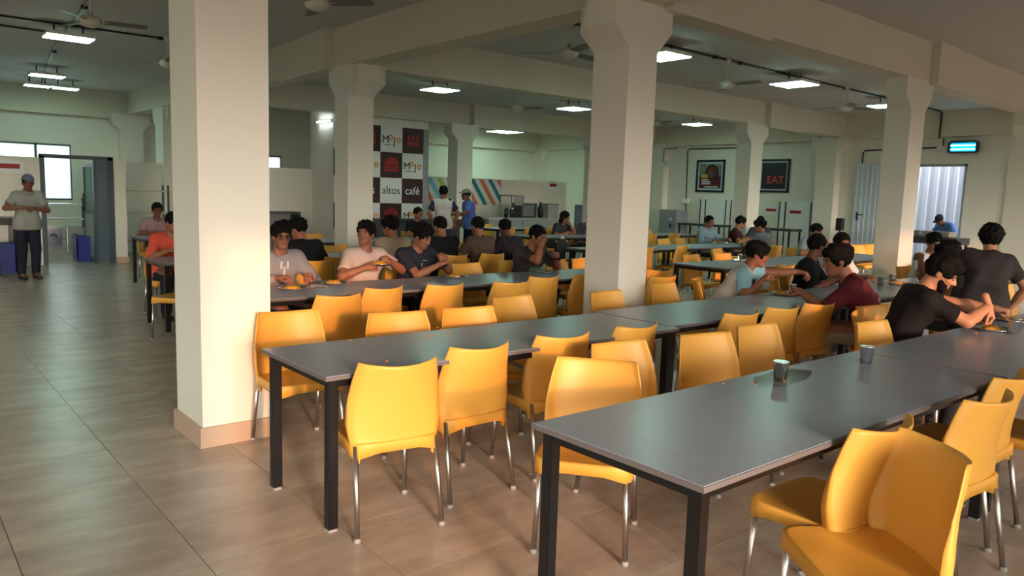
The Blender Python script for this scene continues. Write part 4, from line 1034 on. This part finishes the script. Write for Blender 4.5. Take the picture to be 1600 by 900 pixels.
    if print_:
        kind, col = print_; mb = MB(); c0 = chest+fwd*.128
        for dx, dz, w_, h_ in kind: 
            pts = [c0+rt*(dx+sx*w_/2)+up*(dz+sz*h_/2)+fwd*(.004 if True else 0) for sx, sz in ((-1, -1), (1, -1), (1, 1), (-1, 1))]
            pts2 = [p_-fwd*.03 for p_ in pts]; o_ = len(mb.v); mb.v += [tuple(p_) for p_ in pts+pts2]
            mb.f += [tuple(o_+q for q in f_) for f_ in ((0, 1, 2, 3), (7, 6, 5, 4), (0, 4, 5, 1), (1, 5, 6, 2), (2, 6, 7, 3), (3, 7, 4, 0))]
        mb.build('shirt_print', cloth(col), sh_)
    return P
LENS = pane_mat('spectacle_lens', (.9, .9, .95, 1), .85)

def seated(x, y, face, label, chair_label=None, cg='chairs in use', dx=0., **kw):
    a = R(face); fx, fy = -math.sin(a), math.cos(a)
    p = person(x, y, face, label, **kw)
    if chair_label: chair(x-fx*.20, y-fy*.20, face+dx, chair_label, cg)
    return p
YS = 'yellow chair occupied by '
# --- first row
seated(5.58, 2.38, -139, 'person in a black tee bending over a plate at the first row', YS+'the person in the black tee', shirt=(30, 26, 27), skin='b', hair='mop', beard=2, det=3, lean=.17, hy=-24, hp=30, scale=1.03,
       world_hands=True, RH=(5.92, 1.9, .93), LH=(6.08, 1.92, .9), rp=(.7, .0, -.8), lp=(-.5, .1, -.6), rc=.5, lc=.75, rd=(0.1, .35, -.9), trousers=(46, 44, 46), print_=([(-.06, -.06, .05, .012), (-.085, -.09, .012, .05)], (200, 200, 200)))
person(7.02, 2.3, -58, 'person in a dark grey tee standing with the back turned among the tables', shirt=(58, 50, 50), skin='b', hair='bushy', det=2, stand=True, bend=.55, side=.16, hy=-10, hp=2, RH=(.27, .22, .84), LH=(-.22, .34, .90), rp=(.7, -.7, .1), trousers=(40, 38, 42), scale=.92)
# --- second row
seated(6.4, 4.42, -146, 'person in a white and pale blue tee leaning over the second row table', YS+'the person in white and pale blue', shirt=(214, 206, 196), raglan=(150, 198, 208), skin='a', hair='mop', det=3, lean=.24, hy=-6, hp=14,
       world_hands=True, RH=(6.42, 3.98, .86), LH=(7.02, 3.9, .93), rp=(.6, -.3, -.7), lp=(-.5, -.2, -.8), rc=.7, lc=.5, ld=(.2, 1, -.1), trousers=(50, 54, 66))
seated(6.28, 2.8, 32, 'person in a maroon shirt hunched over the second row, seen from behind', YS+'the person in the maroon shirt', shirt=(96, 34, 42), sleeve='mid', skin='a', hair='mop', det=2, lean=.25, hy=18, hp=12,
       world_hands=True, RH=(6.55, 3.2, .85), LH=(6.0, 3.32, .84), rp=(.6, -.4, -.4), lp=(-.6, -.5, -.4), lc=.75, trousers=(150, 138, 120), scale=1.05)
seated(7.55, 4.22, -160, 'person in a black shirt sitting across from the maroon shirt, face in profile', YS+'the person in black in profile', shirt=(26, 26, 32), sleeve='mid', skin='c', hair='short', det=2, lean=.08, hy=52, hp=8, RH=(.12, .36, .84), LH=(-.16, .38, .82), trousers=(36, 36, 40))
seated(8.38, 4.32, 170, 'person in a white tee beside the black-shirted person, facing out', YS+'the person in the white tee', shirt=(196, 202, 204), skin='c', hair='short', det=2, lean=.06, hy=-22, hp=6, RH=(.2, .3, .80), LH=(-.22, .3, .80), trousers=(48, 48, 54))
seated(7.85, 2.78, 18, 'person in black lifting a tumbler, seen from behind', YS+'the person lifting a tumbler', shirt=(20, 19, 22), sleeve='mid', skin='c', hair='mop', det=2, lean=.07, hy=42, hp=10, RH=(.14, .38, .82), LH=(-.12, .34, 1.10), lp=(-.8, .1, -.5), lc=.8, trousers=(34, 34, 38))
seated(10.35, 4.15, 168, 'person in a white shirt half hidden behind the person lifting a tumbler', YS+'the half-hidden person in white', shirt=(212, 208, 204), skin='a', hair='mop', det=1, lean=.1, hy=-30, hp=14, RH=(.14, .36, .82), LH=(-.14, .36, .82))
# --- third row
seated(2.83, 6.74, 180, 'person with glasses in a grey sweatshirt, half hidden by the large column', YS+'the person with glasses', shirt=(142, 136, 138), sleeve='long', skin='a', hair='mop', glasses=True, det=2, lean=.07, hy=-8, hp=6, RH=(.14, .38, .81), LH=(-.16, .36, .81),
       print_=([(.03, .05, .02, .07), (-.03, .05, .02, .07), (0, .0, .02, .07)], (196, 192, 190)))
seated(3.71, 6.74, 180, 'person in a pale pink tee holding a plate and looking aside', YS+'the person in the pale pink tee', shirt=(196, 172, 162), skin='a', hair='mop', det=3, lean=.05, hy=-52, hp=-8, RH=(.11, .28, .86), LH=(-.17, .26, .91), rc=.85, lc=.75, rn=(-1, 0, 0), ln=(1, 0, 0), rp=(.9, -.3, -.5), lp=(-.9, -.3, -.5))
seated(4.28, 6.72, 182, 'person in a navy tee looking down at a phone', YS+'the person with the phone', shirt=(44, 44, 54), skin='a', hair='mop', det=3, lean=.08, hy=14, hp=26, RH=(-.10, .33, .865), LH=(-.185, .32, .89), rc=.5, lc=.55, rp=(.8, -.1, -.7), lp=(-.8, -.2, -.6), rn=(0, .3, 1), ln=(.6, .4, .6),
       print_=([(-.03, .05, .05, .008), (-.0, .01, .008, .03), (.0, -.02, .03, .008)], (150, 150, 160)))
seated(5.83, 6.76, 178, 'person in a charcoal tee drinking with a bent arm', YS+'the drinking person', shirt=(58, 50, 54), skin='a', hair='short', det=3, lean=.16, hy=16, hp=16, RH=(.00, .335, 1.075), LH=(-.20, .36, .90), rp=(.5, .25, -.9), lp=(-.6, -.2, -.6), rc=.85, lc=.6, rn=(-.6, -.5, .3), rd=(-.6, -.3, .4),
       print_=([(-.02, -.08, .14, .05)], (96, 130, 104)))
# --- third row towards the doorway
seated(12.42, 6.95, 176, 'person in a grey tee resting the face on one hand', YS+'the person resting the face on one hand', shirt=(142, 146, 150), skin='a', hair='short', det=1, lean=.14, hy=30, hp=20, RH=(.16, .36, .82), LH=(-.07, .30, 1.06), lp=(-.5, .4, -.8), lc=.6)
# --- fourth row
seated(3.72, 8.0, -4, 'person in a black shirt seen from behind next to the person with glasses', YS+'the person in black behind the glasses', shirt=(20, 20, 23), sleeve='long', skin='a', hair='mop', det=1, lean=.15, hy=28, hp=18)
seated(4.86, 8.02, -5, 'person in a beige shirt seen from behind', YS+'the person in beige', shirt=(158, 140, 120), sleeve='mid', skin='a', hair='mop', det=1, lean=.05, hy=34, hp=10)
seated(5.64, 8.06, 6, 'person in a black shirt with the back turned, beside the phone user', YS+'the black-shirted person by the phone user', shirt=(24, 23, 26), sleeve='mid', skin='a', hair='short', det=1, lean=.06, hy=-6, hp=14, shoulder=1.12)
seated(6.27, 8.08, 2, 'person in a brown shirt seen from behind', YS+'the person in brown', shirt=(88, 72, 62), skin='a', hair='short', det=1, lean=.08, hy=-4, hp=10)
seated(6.86, 8.1, 4, 'person in dark clothes mostly hidden behind the drinking person', YS+'the mostly hidden person', shirt=(46, 42, 48), skin='c', hair='short', det=1, lean=.17, hy=-14, hp=18)
seated(2.74, 9.78, 180, 'person in a red shirt leaning on the table beyond the large column', YS+'the person in red', shirt=(210, 84, 66), sleeve='mid', skin='a', hair='short', det=1, lean=.14, hy=20, hp=14, RH=(.1, .4, .82), LH=(-.1, .42, .82))
# --- group near the picture wall
seated(13.2, 9.6, 176, 'person in a pale blue hooded top facing out near the picture wall', YS+'the person in the hooded top', shirt=(128, 146, 158), sleeve='long', skin='a', hair='short', det=1, lean=.07, hy=-4, hp=4, LH=(-.22, .42, .82), collar=True)
seated(14.1, 9.55, -150, 'person in a dark maroon shirt at the group near the picture wall', YS+'the person in dark maroon', shirt=(64, 30, 36), skin='a', hair='mop', det=1, lean=.1, hy=20, hp=16, LH=(-.1, .44, .82), RH=(.2, .38, .82))
seated(12.72, 7.85, -6, 'person in a grey tee with the back turned at the group near the picture wall', YS+'the person with the grey back', shirt=(104, 104, 108), skin='a', hair='mop', det=1, lean=.1, hy=34, hp=10)
seated(15.1, 9.5, 120, 'person in a navy tee at the end of the group near the picture wall', YS+'the person in navy', shirt=(58, 64, 80), skin='a', hair='short', det=1, lean=.06, hy=12, hp=6)
# --- far rows
seated(3.6, 13.5, 180, 'person in a mauve tee behind the small table by the kitchen partition', YS+'the person in mauve', shirt=(148, 116, 118), skin='c', hair='short', det=1, lean=.08, hy=-6, hp=8)
seated(8.1, 12.62, 184, 'person in black facing out below the checkered banner', YS+'the person below the banner', shirt=(26, 25, 28), skin='a', hair='short', det=1, lean=.04, hp=4)
seated(11.6, 12.38, -165, 'person in dark grey with a hand raised to the chin, far row', YS+'the person with the raised hand', shirt=(54, 50, 56), skin='a', hair='long', det=1, lean=.16, hy=16, hp=10, LH=(-.05, .34, .98), lp=(-.6, .2, -.7))
seated(12.5, 12.45, 170, 'person in dark grey and red cut off by the bracketed column', YS+'the person cut off by the column', shirt=(58, 60, 66), sleeve='long', skin='a', hair='short', det=1, lean=.2, hp=24, hy=10)
# --- standing
person(1.9, 14.3, 192, 'person in a grey polo shirt and cap standing by the kitchen doorway', shirt=(132, 132, 124), skin='c', hair='crop', cap=(96, 98, 112), det=1, stand=True, hp=10, hy=-10, RH=(.14, .26, 1.16), LH=(-.02, .27, 1.15), rp=(.9, -.3, -.4), lp=(-.9, -.2, -.4), collar=True, trousers=(26, 28, 40), scale=.995)
person(9.36, 13.5, -28, 'person in a white shirt with navy sleeves standing with the back turned', shirt=(186, 180, 176), raglan=(38, 42, 66), skin='a', hair='mop', det=1, stand=True, hy=-34, hp=8, RH=(.25, .1, .92), LH=(-.2, .1, .92), trousers=(44, 52, 78), scale=1.025)
person(10.12, 13.55, 78, 'person in a blue shirt and cap standing to talk beside the far column', shirt=(86, 108, 178), skin='c', hair='crop', cap=(120, 124, 112), det=1, stand=True, hp=4, LH=(-.12, .46, 1.12), RH=(.22, .1, .95), lp=(-.6, -.3, -.8), trousers=(30, 30, 36), collar=True)
person(20.45, 7.5, 72, 'person in a blue shirt bending over trays outside the doorway', shirt=(84, 124, 190), skin='c', hair='crop', cap=(34, 36, 46), det=1, stand=True, bend=.95, hp=40, RH=(.14, .52, .98), LH=(-.14, .52, .98), trousers=(40, 52, 90))

# ------------------------------------------------------------------ things on the tables
ZT = .757
PLATE = MB().lathe([(.001, .004), (.095, .004), (.115, .018), (.128, .02), (.128, .017), (.113, .013), (.09, 0), (.001, 0)], 36).mesh('plate', INOX, True)
def heap(r, h, seed, m_):
    rr = random.Random(seed); b = MB(); n = 20
    for i, (q, z) in enumerate(((1, 0), (.85, .45), (.55, .85), (.15, 1))):
        for k in range(n): 
            t = 2*math.pi*k/n; w_ = q*r*(.8+.3*rr.random()); b.v.append((w_*math.cos(t), w_*math.sin(t)*.8, z*h*(.75+.5*rr.random())))
    for i in range(3):
        for k in range(n): b.f.append((i*n+k, i*n+(k+1) % n, (i+1)*n+(k+1) % n, (i+1)*n+k))
    b.f.append(tuple(3*n+k for k in range(n))); b.f.append(tuple(range(n))[::-1])
    return b.mesh('rice', m_, True)
def plate(x, y, z, label, food=True, seed=1, curry=False):
    o = tag(add('dinner_plate', PLATE, None, (x, y, z)), label, 'plate', 'steel dinner plates')
    if food: add('rice', heap(.075, .03, seed, FOOD), o, (-.01, .01, .006))
    if curry: add('curry', heap(.04, .015, seed+9, FOODR), o, (.06, -.03, .007))
    return o
plate(2.66, 5.98, ZT, 'steel plate of yellow rice nearest the large column', seed=2)
plate(3.13, 6.17, ZT, 'steel plate of yellow rice before the person in the pale pink tee', seed=3)
plate(4.44, 6.16, ZT, 'steel plate with leftovers below the phone', seed=4, curry=True)
plate(5.62, 6.14, ZT, 'steel plate below the drinking person', food=False)
plate(3.72, 6.40, .885, 'steel plate of rice held up by the person in the pale pink tee', seed=6)
plate(6.4, 3.74, ZT, 'steel plate of rice before the person in white and pale blue', seed=7, curry=True)
plate(5.98, 1.88, ZT, 'steel plate of yellow rice before the person in the black tee', seed=8)
plate(8.5, 3.62, ZT, 'steel plate with food on the table behind the maroon shirt', seed=9, curry=True)
plate(8.8, 3.45, ZT, 'second steel plate on the table behind the maroon shirt', food=True, seed=10)
plate(6.62, 1.95, ZT, 'steel plate pushed to the edge of view past the tumbler pair', seed=11, curry=True)
tr = plate(9.4, 6.2, ZT, 'empty steel plate with a tumbler left on it, on the sunlit table', food=False)
plate(13.0, 9.0, ZT, 'steel plate before the person in the hooded top', seed=12); plate(13.2, 8.7, ZT, 'steel plate before the person in dark maroon', seed=13)
def spoon(x, y, z, rz, label, tilt=0):
    o = tag(empty('spoon', (x, y, z), rz), label, 'spoon')
    MB().tube([(0, 0, .004), (.06, 0, .008), (.12, 0, .005)], [.003, .003, .004], 8).build('handle', INOX, o)
    MB().lathe([(.001, 0), (.012, .001), (.018, .004), (.016, .005), (.001, .002)], 14, (-.018, 0, .002)).build('bowl', INOX, o, True)
    o.rotation_euler = (0, R(tilt), rz); return o
spoon(2.83, 5.97, ZT, R(10), 'steel spoon beside the plate nearest the large column')
spoon(6.02, 1.93, .79, R(20), 'steel spoon in the hand of the person in the black tee', tilt=-75)
CUP = MB().lathe([(.001, .003), (.026, .003), (.034, .092), (.0365, .094), (.0375, .092), (.035, .088), (.0285, 0), (.001, 0)], 32).mesh('cup_body', INOX, True)
RIMM = MB().lathe([(.0358, .090), (.038, .092), (.038, .096), (.0358, .096)], 32).mesh('rim', INOX, True)
def cup(x, y, label, z=ZT): 
    o = tag(add('steel_tumbler', CUP, None, (x, y, z)), label, 'tumbler', 'steel tumblers'); add('rim', RIMM, o); return o
cup(3.28, 1.9, 'steel tumbler beside the water spill on the nearest table'); cup(4.053, 1.855, 'steel tumbler standing alone in the middle of the nearest table')
cup(5.94, 1.74, 'steel tumbler in front of its twin near the person in the black tee'); cup(6.08, 1.77, 'steel tumbler behind its twin near the person in the black tee')
cup(6.52, 3.72, 'steel tumbler by the reaching hand over the second row'); cup(8.25, 3.7, 'steel tumbler on the table behind the maroon shirt'); cup(8.62, 3.74, 'steel tumbler beside the plates behind the maroon shirt')
cup(9.43, 6.22, 'steel tumbler left on the empty plate', ZT+.005); cup(10.0, 8.9, 'steel tumbler on the far table beside the turned chair'); cup(9.75, 8.6, 'steel tumbler at the end of the far table beside the turned chair')
cup(6.85, 1.75, 'steel tumbler at the edge of view beyond the pushed plate')
def phone(x, y, z, rot, label):
    o = tag(empty('phone', (x, y, z)), label, 'phone'); o.rotation_euler = rot
    MB().box(-.037, .037, -.077, .077, 0, .009, bev=.003).build('case', BLACK, o); MB().box(-.034, .034, -.072, .072, .009, .0095).build('screen', mat('dark_glass', (10, 10, 14), .1), o)
phone(4.44, 6.42, .895, (R(40), 0, R(12)), 'black phone in the hands of the person in navy'); phone(2.95, 6.12, ZT, (0, 0, R(70)), 'black phone lying before the person with glasses')
phone(6.66, 3.7, ZT, (0, 0, R(40)), 'black phone lying beside the tumbler in the second row'); phone(6.03, 6.41, .90, (R(30), 0, R(-20)), 'black phone in the lowered hand of the drinking person')
# spill, crumbs
wt = bpy.data.materials.new('spilled_water'); wt.use_nodes = True; b = wt.node_tree.nodes['Principled BSDF']; b.inputs['Base Color'].default_value = srgb(150, 148, 96); b.inputs['Roughness'].default_value = .12; b.inputs['Alpha'].default_value = .16
rr = random.Random(3); pts = [(.27*math.cos(t)*(.8+.3*rr.random()), .10*math.sin(t)*(.8+.35*rr.random())) for t in np.linspace(0, 2*math.pi, 27)[:-1]]
o = tag(MB().prism(pts, 'z', 0, .0015).build('water_spill', wt), 'wet spill of water around the steel tumbler', 'spill'); o.location = (3.36, 1.93, ZT); o.rotation_euler[2] = R(8)
CRUMB = MB().lathe([(.001, 0), (.006, .001), (.007, .004), (.003, .007)], 7).mesh('crumb', mat('orange_crumb', (226, 130, 40), .7))
def crumb(p, k, lab): tag(add('food_crumb', CRUMB, None, (p[0], p[1], ZT), k*1.3), lab, 'crumb', 'orange crumbs on the tables')
for k, q in enumerate([(547, 532), (672, 525), (681, 525), (684, 512), (702, 521), (604, 565), (624, 564), (668, 530), (688, 516)]): crumb(at(q[0], q[1], ZT), k, 'small orange crumb on the table beside the large column')
for k, q in enumerate([(1235, 574), (1225, 597), (1342, 562), (1340, 548), (1525, 521), (1130, 600), (1176, 600)]): crumb(at(q[0], q[1], ZT), k, 'small orange crumb on the nearest long table')
# backpack, black tray
bp = tag(empty('backpack', (9.02, 9.45, .45), R(15)), 'black backpack with white stripes on a chair in the fourth row', 'bag')
MB().box(-.16, .16, -.09, .09, 0, .42, bev=.06).build('body', mat('black_nylon', (18, 18, 20), .7), bp, True); MB().box(-.12, .12, -.13, -.08, .04, .22, bev=.03).build('pocket', mat('black_nylon', (18, 18, 20), .7), bp, True)
for k in (-1, 0, 1): MB().box(k*.06-.012, k*.06+.012, -.136, -.129, .08, .2).build('stripe', PRINTW, bp)
MB().tube([(-.03, 0, .41), (-.03, 0, .46), (.03, 0, .46), (.03, 0, .41)], .012, 8).build('loop', PRINTW, bp)
o = tag(empty('serving_tray', (6.15, 11.4, ZT)), 'black tray on the table between the columns', 'tray'); MB().box(-.22, .22, -.15, .15, 0, .012, bev=.005).build('base', BLACK, o); MB().box(-.23, .23, -.16, -.145, .008, .035).box(-.23, .23, .145, .16, .008, .035).box(-.23, -.215, -.145, .145, .008, .035).box(.215, .23, -.145, .145, .008, .035).build('rim', BLACK, o)
